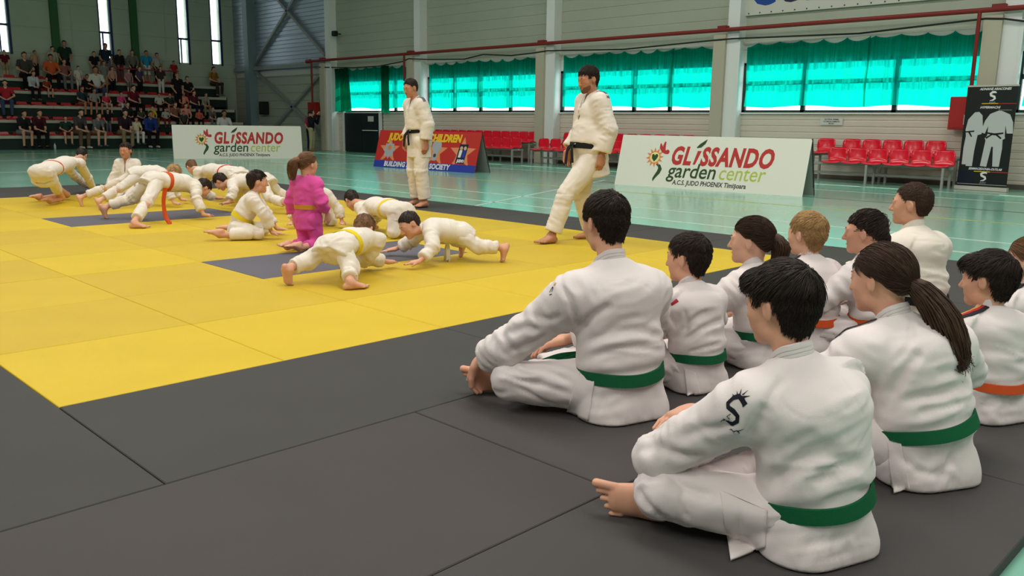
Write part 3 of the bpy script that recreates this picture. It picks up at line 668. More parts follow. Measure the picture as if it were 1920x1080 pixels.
def frame(f, u):
    f = nrm(f); r = nrm(np.cross(f, u)); u = np.cross(r, f); return np.stack([r, f, u])     # rows: right, forward, up
def ik(a, c, l1, l2, hint):
    d = c - a; L = np.linalg.norm(d); L2 = min(L, (l1 + l2) * .999); x = (l1 * l1 - l2 * l2 + L2 * L2) / (2 * L2); y = math.sqrt(max(0, l1 * l1 - x * x))
    n = nrm(d); h = nrm(np.asarray(hint, float) - n * (np.asarray(hint, float) @ n)); k = x if L <= l1 + l2 else L * l1 / (l1 + l2)
    return a + n * k + h * y
def hand_ops(S, wr, el, d, n, s, curl=.3, side=1, spread=.0, thumb=.5):
    """palm and five fingers: d towards the fingers, n out of the palm, side +1 when the thumb is on +d x n"""
    d = nrm(d); n = nrm(n - d * (n @ d)); t = np.cross(d, n) * side
    p0 = wr + d * .012 * s; p1 = wr + d * .085 * s
    S.cone(p0, p1, .026 * s, .022 * s, .02 * s, t, 1.75)
    for i, (L, r) in enumerate(((.072, .0092), (.080, .0095), (.073, .009), (.056, .008))):
        o = (.033 - .022 * i) * s; b = wr + d * (.088 - .004 * abs(i - 1)) * s + t * o
        sp = t * (1.5 - i) * .10 * (spread + .1); c1 = curl * .9; c2 = curl * 1.9
        d1 = nrm(d * math.cos(c1) + n * math.sin(c1) + sp); d2 = nrm(d * math.cos(c2) + n * math.sin(c2) + sp * .6)
        m = b + d1 * L * .5 * s; e = m + d2 * L * .5 * s
        S.cone(b - d * .012 * s, m, (r + .001) * s, r * s, .006 * s); S.cone(m, e, r * s, r * .78 * s, .003 * s)
    b = wr + d * .025 * s + t * .03 * s; d1 = nrm(d * .75 + t * thumb + n * .35); m = b + d1 * .042 * s; d2 = nrm(d * .95 + t * thumb * .35 + n * (.3 + curl * .4)); e = m + d2 * .034 * s
    S.cone(b, m, .0135 * s, .011 * s, .014 * s); S.cone(m, e, .011 * s, .0085 * s, .003 * s)
def foot_ops(S, an, toe, up, s, side=1, bend=0.):
    """foot from the ankle: toe = direction of the toes, up = out of the instep, side +1 when the big toe is on +toe x up"""
    toe = nrm(toe); up = nrm(up - toe * (up @ toe)); t = np.cross(toe, up) * side
    heel = an - toe * .038 * s - up * .052 * s; ball = an + toe * .128 * s - up * .058 * s
    S.cone(an, an - up * .03 * s + toe * .01 * s, .036 * s, .034 * s, .02 * s)
    S.cone(heel, heel + toe * .05 * s, .031 * s, .028 * s, .03 * s)
    S.cone(an - up * .02 * s + toe * .015 * s, ball, .034 * s, .021 * s, .035 * s, t, 1.75)
    S.cone(heel + toe * .03 * s - up * .004 * s, ball, .024 * s, .021 * s, .02 * s, t, 1.8)
    for i, (L, r) in enumerate(((.052, .0135), (.050, .0092), (.044, .0086), (.037, .0082), (.029, .0080))):
        b = ball + t * (.034 - (.0205 * i - (.002 if i else 0))) * s + toe * (.012 - .007 * i) * s - up * .004 * s; dd = nrm(toe + up * bend + t * (.06 - .05 * i))
        S.cone(b, b + dd * L * s, r * s, r * s, .005 * s)
def head_ops(S, c, M, s, nose=1., open_neck=None):
    T = lambda x, y, z: c + (x * M[0] + y * M[1] + z * M[2]) * s
    S.ell(T(0, -.014, .032), M, np.array([.076, .097, .088]) * s, .02 * s)
    S.cone(T(0, -.044, .0), T(0, -.022, -.075), .058 * s, .049 * s, .02 * s)
    S.cone(T(0, .030, .0), T(0, .046, -.072), .064 * s, .040 * s, .03 * s, M[0], 1.05)
    S.cone(T(-.030, .015, -.066), T(.030, .015, -.066), .032 * s, .032 * s, .025 * s)
    S.cone(T(0, .068, -.096), T(0, .06, -.09), .019 * s, .022 * s, .025 * s)
    for q in (-1, 1):
        S.cone(T(q * .038, .052, -.022), T(q * .03, .058, -.05), .030 * s, .024 * s, .02 * s)
        S.ell(T(q * .031, .099, .004), M, np.array([.018, .017, .012]) * s, .012 * s, neg=True)
        S.cone(T(q * .014, .088, .022), T(q * .046, .074, .022), .010 * s, .008 * s, .012 * s)
        S.ell(T(q * .031, .077, .002), M, np.array([.0135, .0125, .0125]) * s, .003 * s)
        S.cone(T(q * .019, .0885, .0085), T(q * .042, .0840, .0075), .0052 * s, .0050 * s, .004 * s); S.cone(T(q * .020, .0885, -.0068), T(q * .042, .0840, -.0060), .0045 * s, .0042 * s, .004 * s)
        E = M.copy(); a = .35; E[0] = nrm(M[0] * 1 + q * -.35 * M[1] * -1); E[1] = nrm(np.cross(M[2], E[0])); E[2] = np.cross(E[0], E[1])
        S.ell(T(q * .080, -.012, -.004), E, np.array([.009, .020, .031]) * s, .005 * s)
        S.ell(T(q * .089, -.006, .004), E, np.array([.006, .010, .016]) * s, .004 * s, neg=True)
    S.cone(T(0, .086, .012), T(0, .104 + .004 * nose, -.032), .0085 * s, .0115 * s, .012 * s)
    for q in (-1, 1): S.cone(T(q * .010, .094, -.036), T(q * .011, .09, -.034), .008 * s, .008 * s, .006 * s)
    S.cone(T(-.017, .080, -.061), T(.017, .080, -.061), .0065 * s, .0065 * s, .006 * s); S.cone(T(-.014, .079, -.070), T(.014, .079, -.070), .007 * s, .007 * s, .005 * s)
    S.cone(T(-.02, .0905, -.0655), T(.02, .0905, -.0655), .0012 * s, .0012 * s, .003 * s) if False else None

# ---- materials for people
def skin(name, c): return mat(name, c, .48, .35, var=.06, vscale=14, sss=.12)
SKIN = [skin('skin_light', (214, 160, 132)), skin('skin_fair', (222, 172, 146)), skin('skin_tan', (190, 134, 104))]
def gi_material(name, c, weave=True):
    m = mat(name, c, .85, .15, sheen=.15)
    nt = m.node_tree; b = nt.nodes['Principled BSDF']; tc = nt.nodes.new('ShaderNodeTexCoord'); w = nt.nodes.new('ShaderNodeTexVoronoi'); w.inputs['Scale'].default_value = 260
    mp = nt.nodes.new('ShaderNodeMapping'); mp.inputs['Scale'].default_value = (1, 1, 2.1); nt.links.new(tc.outputs['Object'], mp.inputs[0]); nt.links.new(mp.outputs[0], w.inputs['Vector'])
    n = nt.nodes.new('ShaderNodeTexNoise'); n.inputs['Scale'].default_value = 34; n.inputs['Detail'].default_value = 4; nt.links.new(tc.outputs['Object'], n.inputs['Vector'])
    ad = nt.nodes.new('ShaderNodeMath'); ad.operation = 'MULTIPLY_ADD'; ad.inputs[1].default_value = .4; nt.links.new(w.outputs['Distance'], ad.inputs[0]); nt.links.new(n.outputs['Fac'], ad.inputs[2])
    bp = nt.nodes.new('ShaderNodeBump'); bp.inputs['Strength'].default_value = .14; bp.inputs['Distance'].default_value = .004; nt.links.new(ad.outputs[0], bp.inputs['Height']); nt.links.new(bp.outputs[0], b.inputs['Normal'])
    return m
GIW = gi_material('gi_white_cotton', (222, 213, 211)); GIB = gi_material('gi_bounce_tint_cotton', (226, 217, 204)); GIP = gi_material('gi_pink_cotton', (222, 84, 160))  # second suit: warm bounce from the yellow mats put into the base colour
BELT = {'green': mat('belt_green', (14, 90, 54), .75, .2, bump=.2, bscale=300), 'orange': mat('belt_orange', (206, 84, 38), .75, .2, bump=.2, bscale=300), 'yellow': mat('belt_yellow', (226, 202, 40), .75, .2, bump=.2, bscale=300), 'black': mat('belt_black', (20, 20, 22), .7, .25, bump=.2, bscale=300), 'white': mat('belt_white', (220, 214, 196), .8), 'ochre': mat('belt_ochre', (200, 140, 40), .8), 'red': mat('belt_red', (200, 60, 44), .8)}
def hairm(name, c): return mat(name, c, .55, .28, var=.18, vscale=30)
HAIR = {'dark': hairm('hair_dark', (46, 33, 26)), 'brown': hairm('hair_brown', (66, 46, 33)), 'black': hairm('hair_black', (42, 31, 25)), 'blond': hairm('hair_blond', (176, 140, 92)), 'light': hairm('hair_light_brown', (118, 84, 56))}
EYEW = mat('eye_white', (196, 188, 180), .25, .5); IRIS = mat('eye_iris', (46, 32, 24), .2, .5); BROWM = mat('brow_hair', (48, 34, 26), .8); LIPM = mat('lip_skin', (186, 112, 98), .45)

# ---- hair
def hair_part(par, c, M, s, style, m, seed, n=1500, tie=None, tail=None, far=False, tw=1.0):
    """a cap that follows the skull plus combed strands, one mesh; tail = list of points for a ponytail"""
    T = lambda x, y, z: c + (x * M[0] + y * M[1] + z * M[2]) * s
    th = {'short': .009, 'crop': .005, 'mop': .013, 'back': .009, 'braids': .007}[style]; bz = {'mop': .050, 'short': .068, 'crop': .074}.get(style, .062)
    S0 = Solid(); S0.ell(T(0, -.016 - th * .2, .034 + th * .25), M, np.array([.077 + th * .75, .097 + th, .088 + th]) * s, 0)
    S0.cone(T(0, -.048, .0), T(0, -.024, -.085), (.062 + th * .7) * s, (.050 + th * .25) * s, .02 * s)
    if style == 'mop': S0.cone(T(-.03, .07, .075), T(.03, .07, .075), .030 * s, .030 * s, .03 * s)
    S = Solid(); S.fn(S0, 0, 'u', S0.pts)
    by = -.2
    low_z = {'back': -.045, 'braids': -.045}.get(style, -.080 if style != 'crop' else -.062)
    def cut(p):
        q = (p - c) @ M.T / s; y = q[:, 1]
        low = np.interp(y, [-.2, -.062, -.046, -.034, .008, .013, .030, .042, .07, .2], [low_z, low_z, -.050, .026, .030, .006, .010, .05, bz, bz - .004])
        if style in ('back', 'braids'): low = np.interp(y, [-.2, -.09, -.03, .008, .02, .05, .2], [-.05, -.05, .012, .022, .03, .055, .06])
        jag = .006 * np.sin(q[:, 0] * 160 + 3 * np.sin(y * 70)) if style in ('mop', 'short') else 0
        return (low + jag - q[:, 2]) * s * .8
    S.fn(cut, .006 * s, 'i')
    if style == 'braids': S.fn(lambda p: .0045 * s * np.sin(((p - c) @ M[0]) / s * 330) * np.sin(((p - c) @ M[1]) / s * 200 + 1), 0, 'd')
    elif not far: S.fn(lambda p: .0022 * s * np.abs(gnoise(((p - c) @ M.T) / s * np.array([110., 60, 90])) * 2) - .001 * s, 0, 'd')
    P, Q = S.mesh((.006 if not far else .016) * s)
    V = [P]; F = [Q]; nv = len(P)
    if n:
        n = int(n * (1.8 if n > 1500 else 1)); r = np.random.RandomState(seed); N = normals(P, Q); ok = np.flatnonzero(cut(P) < -.003 * s); ix = r.choice(ok, n); root = P[ix] + r.normal(size=(n, 3)) * .002 * s; nn = N[ix]; k = n
        q = (root - c) @ M.T / s; crown = np.array([.012, -.075, .09])
        if tie is not None:
            tq = (np.asarray(tie) - c) @ M.T / s; dirl = tq - q; Ls = np.minimum(np.linalg.norm(dirl, axis=1), .07); lift = .02
        else:
            dirl = q - crown; dirl[:, 2] -= .035; dirl[:, 1] += .03 * (q[:, 2] > .06)
            Ls = np.full(k, {'mop': .050, 'short': .034, 'crop': .014}.get(style, .03)); Ls = Ls * np.where(q[:, 2] < -.02, .4, np.where((q[:, 2] < .06) & (q[:, 1] < .03), .38, 1.0)); lift = {'mop': .22, 'short': .30, 'crop': .35}.get(style, .2)
        w = dirl @ M; w += r.normal(size=w.shape) * (.10 if tie is None else .02) * np.linalg.norm(w, axis=1)[:, None]
        seg = 4; pts = [root - nn * .003 * s]; p = root.copy(); Ls = Ls * s * r.uniform(.6, 1.25, k); lf = lift * r.uniform(.1, 1.1, k)[:, None]
        for j in range(seg):
            t = w - nn * (w * nn).sum(1)[:, None]; t /= np.linalg.norm(t, axis=1)[:, None] + 1e-9
            t = t + nn * lf * (1.2 - j / seg) - M[2] * .06 * j; t /= np.linalg.norm(t, axis=1)[:, None]; p = p + t * (Ls / seg)[:, None]
            d0, g = grad(S0, p, .002 * s); g /= np.linalg.norm(g, axis=1)[:, None] + 1e-9; p = p - g * np.minimum(d0 - .0015 * s, 0)[:, None]; nn = g
            pts.append(p.copy())
        A = np.stack(pts, 1)
        if tie is None and style != 'crop':          # strands gather into tufts
            K = max(60, n // 9); G = A[:K]; best = np.concatenate([np.argmin(((A[i:i + 500, None, 0] - G[None, :, 0]) ** 2).sum(-1), 1) for i in range(0, n, 500)])
            wt = np.array([0, .06, .2, .38, .55])[None, :, None] * r.uniform(.5, 1, (n, 1, 1)); A = A * (1 - wt) + G[best] * wt
        wd = np.array([1, 1.1, .9, .6, .12]) * (.00115 if n > 1500 else .0022) * s
        add_strands(V, F, A, wd, nv)
    if tail is not None:
        r = np.random.RandomState(seed + 5); tp = np.array(tail); kn = 520 if not far else 40; L = len(tp)
        tt = np.linspace(0, 1, 9); ctr = np.stack([np.interp(tt, np.linspace(0, 1, L), tp[:, i]) for i in range(3)], 1)
        ctr[1:-1] = (ctr[:-2] + 2 * ctr[1:-1] + ctr[2:]) / 4
        rw = np.interp(tt, [0, .12, .5, .85, 1], [.013, .022, .036, .030, .012]) * tw * s * (1.25 if style != 'braids' else .6)
        a = r.uniform(0, 2 * math.pi, kn); rho = np.sqrt(r.uniform(.25, 1, kn)); X = nrm(np.cross(ctr[-1] - ctr[0], V3(.3, .2, .9))); Y = nrm(np.cross(X, ctr[-1] - ctr[0]))
        wav = (.006 * s * np.sin(tt[None] * 7 + r.uniform(0, 6, (kn, 1))) * tt[None])[..., None] * X
        A = ctr[None] + (np.cos(a)[:, None] * rho[:, None] * rw[None])[..., None] * X + (np.sin(a)[:, None] * rho[:, None] * rw[None])[..., None] * Y + wav + r.normal(size=(kn, 9, 3)) * .0018 * s
        A[:, -1] += r.normal(size=(kn, 3)) * .014 * s
        add_strands(V, F, A, np.interp(tt, [0, .6, 1], [1, 1, .25]) * (.0026 if not far else .012) * s, sum(len(x) for x in V))
        S2 = Solid()
        for i in range(8): S2.cone(ctr[i], ctr[i + 1], rw[i] * .82, rw[i + 1] * .82, .01 * s)
        P2, Q2 = S2.mesh((.006 if not far else .014) * s); base = sum(len(x) for x in V); V.append(P2); F.append(Q2 + base)
    me = npmesh('hair', np.concatenate(V), np.concatenate(F), True)
    return mobj('hair', me, m, par)
def add_strands(V, F, A, wd, nv):
    k, L, _ = A.shape; d = np.gradient(A, axis=1); d /= np.linalg.norm(d, axis=2)[..., None] + 1e-9
    x = np.cross(d, np.array([.31, .52, .79])); x /= np.linalg.norm(x, axis=2)[..., None] + 1e-9; y = np.cross(d, x)
    ring_ = [A + (x * math.cos(t) + y * math.sin(t)) * wd[None, :, None] for t in (0, 2.094, 4.189)]
    R = np.stack(ring_, 2).reshape(-1, 3); idx = nv + np.arange(k * L * 3).reshape(k, L, 3)
    for c in range(3): F.append(np.stack([idx[:, :-1, c], idx[:, :-1, (c + 1) % 3], idx[:, 1:, (c + 1) % 3], idx[:, 1:, c]], -1).reshape(-1, 4))
    V.append(R)

# ---- cloth folds: displacement of a finished surface along its normals
def normals(P, Q):
    n = np.cross(P[Q[:, 2]] - P[Q[:, 0]], P[Q[:, 3]] - P[Q[:, 1]]); N = np.zeros_like(P)
    for i in range(4): np.add.at(N, Q[:, i], n)
    return N / (np.linalg.norm(N, axis=1)[:, None] + 1e-12)
def ridge(n, e=.0025): return .30 - np.sqrt(n * n + e) * 1.7
def fold_disp(P, segs, seed, amp):
    """segs: (a, b, amplitude, joint, joint weight, along freq, around freq); broad folds plus patchy crisp creases"""
    D = np.zeros(len(P)); off = seed * 3.17; W = np.zeros(len(P)); warp = np.stack([gnoise(P * 4 + off + i * 9) for i in range(3)], 1) * .07
    for a, b, am, jt, jw, fa, fr in segs:
        ax = nrm(b - a); L = np.linalg.norm(b - a); Pw = P + warp; t = np.clip((P - a) @ ax / L, 0, 1); q0 = P - a - np.outer(t * L, ax); dist = np.sqrt((q0 * q0).sum(1))
        w = np.exp(-(dist / .09) ** 2) + 1e-6; al = (Pw - a) @ ax; q = Pw - a - np.outer(al, ax)
        X = q * fr + np.outer(al * fa, ax)
        n1 = ridge(gnoise(X * .8 + off), .012); n2 = ridge(gnoise(X * 1.7 + off + 7)); msk = np.clip(gnoise(P * 7 + off + 3) * 2.2 + .45, 0, 1)
        k = am * (.45 + (jw * np.exp(-(np.linalg.norm(P - jt, axis=1) / .13) ** 2) if jt is not None else 0))
        D += w * (n1 * .8 + n2 * .75 * msk) * k; W += w
    return amp * D / W
def strip(name, C, Wv, Nv, width, thick, m, par, closed=False):
    """flat band along points C, width along Wv, thickness along Nv; crisp edges, smooth along its length"""
    n = len(C); v = []; wd = width if hasattr(width, '__len__') else [width] * n
    prof = [(-1, -.2), (-.93, 1), (.93, 1), (1, -.2)]
    for c, w, q, ww in zip(C, Wv, Nv, wd):
        for k in range(4):
            for a, b in (prof[k], prof[(k + 1) % 4]): v.append(c + w * a * ww / 2 + q * thick * b)
    f = []
    for i in range(n if closed else n - 1):
        j = (i + 1) % n
        for k in range(4): f.append([i * 8 + 2 * k, i * 8 + 2 * k + 1, j * 8 + 2 * k + 1, j * 8 + 2 * k])
    if not closed: f += [[0, 2, 4, 6], [(n - 1) * 8 + k for k in (6, 4, 2, 0)]]
    v = np.array(v); q = f[n // 2 * 4 + 1]; fn_ = np.cross(v[q[1]] - v[q[0]], v[q[2]] - v[q[0]])
    if fn_ @ Nv[n // 2] < 0: f = [g[::-1] for g in f]
    return mobj(name, npmesh(name, v, f, True), m, par)
from mathutils.bvhtree import BVHTree
# ------------------------------------------------------------------ dressed people
def eye_mesh():
    v = []; f = []; n = 10; ri = 8
    for i in range(ri + 1):
        a = math.pi * i / ri
        for k in range(n): b = 2 * math.pi * k / n; v.append((math.sin(a) * math.cos(b), math.cos(a), math.sin(a) * math.sin(b)))
    for i in range(ri):
        for k in range(n): f.append([i * n + k, i * n + (k + 1) % n, (i + 1) * n + (k + 1) % n, (i + 1) * n + k])
    me = npmesh('eye', np.array(v), f, True); me.materials.append(EYEW); me.materials.append(IRIS)
    for i, p in enumerate(me.polygons): p.material_index = 1 if i < 2 * n else 0
    return me
EYE_ME = eye_mesh()
def setmat4(o, c, M, s):
    m = Matrix.Identity(4)
    for i in range(3):
        for j in range(3): m[i][j] = M[j][i] * s
        m[i][3] = c[i]
    o.matrix_world = m

def view_hit(bvhs, px, py, base):
    """first cloth surface met by the view ray through a landmark of the photograph"""
    d = nrm(raydir(px, py)); best = None
    for bv in bvhs:
        h = bv.ray_cast(Vector(EYE - base), Vector(d))
        if h[0] is not None and (best is None or h[3] < best[1]): best = (np.array(h[0]), h[3], np.array(h[1]))
    return best
def crease(P, Q, lines, base):
    """pressed-in fold lines with raised shoulders"""
    D = np.zeros(len(P))
    if not lines: return D
    bv = BVHTree.FromPolygons([Vector(q) for q in P], Q.tolist())
    for px, wd, am in lines:
        px = np.array(px, float); n = 4 * (len(px) - 1) + 1; t = np.linspace(0, len(px) - 1, n); pl = np.stack([np.interp(t, np.arange(len(px)), px[:, i]) for i in (0, 1)], 1)
        for _ in range(2): pl[1:-1] = (pl[:-2] + 2 * pl[1:-1] + pl[2:]) / 4
        pts = [h[0] for h in (view_hit([bv], x, y, base) for x, y in pl) if h is not None]
        if len(pts) < 3: continue
        best = np.full(len(P), 9.); tt = np.zeros(len(P))
        for i, (a, b) in enumerate(zip(pts[:-1], pts[1:])):
            ab = b - a
            if ab @ ab > .02: continue
            t = np.clip((P - a) @ ab / (ab @ ab + 1e-9), 0, 1); dd = np.linalg.norm(P - a - t[:, None] * ab, axis=1); m = dd < best; best[m] = dd[m]; tt[m] = ((i + t) / (len(pts) - 1))[m]
        x = (best / wd) ** 2; D += -am * (1 - .75 * x) * np.exp(-x * .8) * np.clip(np.sin(math.pi * np.clip(tt, .03, .97)) * 1.8, 0, 1)
    return D
def jacket_tail(quad, surf, base, m, root):
    """the loose tail of the jacket lying over the thigh: a sheet that follows what it lies on"""
    bvs = [BVHTree.FromPolygons([Vector(q) for q in P], Q.tolist()) for P, Q in surf]; n = 15; q = np.array(quad, float); u = np.linspace(0, 1, n); G = np.zeros((n, n, 3)); last = None
    for i, a in enumerate(u):
        for j, b in enumerate(u):
            x, y = (q[0] * (1 - a) * (1 - b) + q[1] * a * (1 - b) + q[2] * a * b + q[3] * (1 - a) * b)
            h = view_hit(bvs, x, y, base); fl = gz(x, y, .046) - base
            if h is None or np.linalg.norm(fl - EYE + base) < h[1]: c, nn = fl, V3(0, 0, 1)
            else: c, nn = h[0], h[2]
            G[i, j] = c + nn * .004
    for _ in range(3): G[1:-1, 1:-1] = (G[:-2, 1:-1] + G[2:, 1:-1] + G[1:-1, :-2] + G[1:-1, 2:] + 4 * G[1:-1, 1:-1]) / 8
    gu = np.gradient(G, axis=0); gv = np.gradient(G, axis=1); N = np.cross(gu, gv); N /= np.linalg.norm(N, axis=2)[..., None] + 1e-9
    s = np.sign((N.reshape(-1, 3) @ (EYE - base - G.mean((0, 1)))).sum()); v = np.concatenate([(G + N * s * .002).reshape(-1, 3), (G - N * s * .005).reshape(-1, 3)]); I = np.arange(n * n).reshape(n, n)
    F = np.stack([I[:-1, :-1], I[1:, :-1], I[1:, 1:], I[:-1, 1:]], -1).reshape(-1, 4); rim = list(I[0]) + list(I[1:, -1]) + list(I[-1, -2::-1]) + list(I[-2:0, 0])
    f = F.tolist() + (F[:, ::-1] + n * n).tolist() + [[a, b, b + n * n, a + n * n] for a, b in zip(rim, rim[1:] + rim[:1])]
    mobj('jacket_tail', npmesh('jacket_tail', v, [[int(k) for k in r] for r in f], True), m, root)

def person(J, S, hs, label, belt='white', gi=None, sk=0, hair=('short', 'dark'), h=.011, hb=.007, vneck=.3, mode='crawl', sleeve=.72, shin=.8, group=None, girth=1.0, seed=1, amp=2.1, stripes=None, decal=None, tie=None, tail=None, strands=700, face=True, knot=True, hem=.09, bulk=1.0, beard=False, tailw=.048, beltw=.050, tw=1.0, creases=(), tcreases=(), flaps=(), tails=None, tiecol=None, bump_hair=0):
    gi = gi or GIW; Z0 = .041
    base = V3(J['pel'][0], J['pel'][1], .04)
    J = {k: ([np.asarray(q, float) - base for q in v] if isinstance(v, list) and k in ('sh', 'el', 'wr', 'hip', 'kn', 'an') else (np.asarray(v, float) - base if k in ('pel', 'wa', 'ch', 'nb', 'hd') else v)) for k, v in J.items()}
    Z0 -= .04
    pel, wa, ch, nb, hd = (J[k] for k in ('pel', 'wa', 'ch', 'nb', 'hd'))
    sh, el, wr, hip, kn, an = (J[k] for k in ('sh', 'el', 'wr', 'hip', 'kn', 'an'))
    u = nrm(nb - wa); uL = nrm(wa - pel); lat = nrm(sh[1] - sh[0]); lat = nrm(lat - u * (lat @ u)); fw = np.cross(u, lat)
    latp = nrm(hip[1] - hip[0]); latp = nrm(latp - uL * (latp @ uL)); fwp = np.cross(uL, latp)
    M = frame(J['hf'], J.get('hu', V3(0, 0, 1))); g = girth * bulk; bk_ = bulk; wall = max(.014 * S, 2.1 * h)
    skm = SKIN[sk]
    # --- body: one continuous surface
    B = Solid()
    bh = .095 if mode != 'crawl' else .074; B.cone(hip[0], hip[1], bh * S, bh * S, .02); B.cone(pel, wa, (.092 if mode != 'crawl' else .078) * S, .086 * S, .04 * S, latp, 1.25); B.cone(wa, ch, .09 * S, .098 * S, .04 * S, lat, 1.38); B.cone(ch, nb - u * .02 * S, .095 * S, .055 * S, .04 * S, lat, 1.3)
    nt_ = hd + (-.016 * M[1] - .055 * M[2]) * hs
    B.cone(nb, nt_, .054 * hs * (.5 + .5 * S / hs), .050 * hs, .03 * S)
    for i in (0, 1):
        B.cone(nb - u * .03 * S, sh[i], .05 * S, .052 * S, .03 * S); B.cone(sh[i], el[i], .047 * S, .038 * S, .02 * S)
        fm = el[i] + (wr[i] - el[i]) * .3; B.cone(el[i], fm, .038 * S, .039 * S, .015 * S); B.cone(fm, wr[i] - nrm(wr[i] - el[i]) * .01, .038 * S, .024 * S, .012 * S)
        d, n, curl = J['hand'][i]; d = nrm(d); t = np.cross(d, nrm(n)); side = J.get('thumb', [None, None])[i]
        if side is None: side = 1 if i == 1 else -1      # right palm forward: thumb outward
        hand_ops(B, wr[i], el[i], d, n, S * J.get('hsz', 1.0), curl, -side)
        B.cone(hip[i], kn[i], (.082 if mode != 'crawl' else .070) * S, .056 * S, .03 * S); c1 = kn[i] + (an[i] - kn[i]) * .32; B.cone(kn[i], c1, .054 * S, .052 * S, .02 * S); B.cone(c1, an[i], .05 * S, .034 * S, .02 * S)
        toe, up = J['foot'][i][:2]; foot_ops(B, an[i], toe, up, S * (1.1 if mode == 'sit' else .98), 1 if i == 0 else -1, J['foot'][i][2] if len(J['foot'][i]) > 2 else 0)
    head_ops(B, hd, M, hs)
    B.fn(lambda p: Z0 + .001 - p[:, 2], .004, 'i')
    P, Q = B.mesh(hb)
    me = npmesh('person', P, Q, True); root = mobj('person', me, skm, None, tuple(base)); tag(root, label, 'person', group)
    # --- face details
    T = lambda x, y, z: hd + (x * M[0] + y * M[1] + z * M[2]) * hs
    if face:
        for q in (-1, 1):
            o = bpy.data.objects.new('eye', EYE_ME); link(o, root); mw = M.copy(); setmat4(o, T(q * .031, .0778, .002), mw, .0112 * hs); o.matrix_parent_inverse = Matrix.Identity(4); 
            mm = Matrix.Identity(4)
            for a in range(3):
                for b_ in range(3): mm[a][b_] = M[b_][a] * .0112 * hs
                mm[a][3] = T(q * .031, .0778, .002)[a]
            o.matrix_basis = mm
            MB().tube([T(q * .014, .0955, .025), T(q * .029, .091, .030), T(q * .044, .0795, .026)], [.0022 * hs, .0038 * hs, .0012 * hs], 6).build('eyebrow', BROWM, root, True)
        MB().tube([T(-.022, .085, -.0655), T(-.008, .0905, -.0645), T(.008, .0905, -.0645), T(.022, .085, -.0655)], [.001 * hs, .0032 * hs, .0032 * hs, .001 * hs], 6).build('lips', LIPM, root, True)
    if beard:
        BS = Solid(); BS.cone(T(0, .030, .0), T(0, .047, -.072), .0655 * hs, .043 * hs, .03 * hs, M[0], 1.05); BS.cone(T(-.030, .015, -.066), T(.030, .015, -.066), .0345 * hs, .0345 * hs, .025 * hs); BS.cone(T(0, .069, -.097), T(0, .06, -.09), .022 * hs, .024 * hs, .025 * hs)
        for q in (-1, 1): BS.cone(T(q * .038, .052, -.026), T(q * .03, .059, -.05), .030 * hs, .026 * hs, .02 * hs)
        BS.fn(lambda p: (((p - hd) @ M[2]) / hs + .046 + .012 * np.clip((((p - hd) @ M[1]) / hs - .04) / .04, 0, 1) + .0 ) * hs, .004, 'i'); BS.fn(lambda p: (.022 - ((p - hd) @ M[1]) / hs) * hs, .004, 'i')
        BS.sub(lambda p: cone(p, T(-.018, .10, -.066), T(.018, .10, -.066), .016 * hs, .016 * hs), .004)
        bp_, bq_ = BS.mesh(.006); mobj('beard', npmesh('beard', bp_, bq_, True), mat('beard_stubble', (122, 86, 68), .8, bump=.4, bscale=400), root)
    hair_part(root, hd, M, hs, hair[0], HAIR[hair[1]], seed, strands, tie - base if tie is not None else None, [q - base for q in tail] if tail is not None else None, tw=tw)
    if tie is not None and tiecol is not None:
        tt = tie - base; mb = MB(); ax = nrm((tail[1] - tail[0])) if tail is not None else M[1]; x = nrm(np.cross(ax, V3(.2, .3, .9))); y = np.cross(ax, x)
        mb.tube([tt + (x * math.cos(a) + y * math.sin(a)) * .016 * hs for a in np.linspace(0, 2 * math.pi, 15)], .007 * hs, 6); mb.build('hair_tie', tiecol, root, True)
    # --- trousers
    K = Solid(); hr = .112 if mode != 'crawl' else .092; K.cone(hip[0], hip[1], hr * S * g, hr * S * g, .02 * S)
    for i in (0, 1):
        cu = kn[i] + (an[i] - kn[i]) * shin; ax = nrm(cu - kn[i]); mid = kn[i]
        def leg(p, i=i, cu=cu, ax=ax):
            d = cone(p, kn[i], cu + ax * .05, .080 * S * bk_, .074 * S * bk_); e = (p - cu) @ ax
            d = smax(d, e, .008)
            if h > .0125: return d
            return smax(d, -np.maximum(cone(p, kn[i], cu + ax * .1, .080 * S * bk_ - wall, .073 * S * bk_ - wall), -(e + .03 * S)), .004)
        K.cone(hip[i], kn[i], (.104 if mode != 'crawl' else .094) * S * g, .082 * S * bk_, .04 * S); K.fn(leg, .03 * S, 'u', [cu - .1 * S, cu + .1 * S])
    K.fn(lambda p: (p - wa) @ uL - .0 * S, .01, 'i'); K.fn(lambda p: Z0 + .004 - p[:, 2], .006, 'i')
    P, Q = K.mesh(h)
    segs = [(hip[i], kn[i], .024, kn[i], 1., 5, 17) for i in (0, 1)] + [(kn[i], an[i], .024, kn[i], .9, 20, 6) for i in (0, 1)]
    N = normals(P, Q); w = np.clip((P[:, 2] - Z0 - .006) / .03, 0, 1); P = P + N * (fold_disp(P, segs, seed, amp * (.6 + .4 * S)) * w + crease(P, Q, tcreases, base))[:, None]; TP, TQ = P, Q
    mobj('trousers', npmesh('trousers', P, Q, True), gi, root)
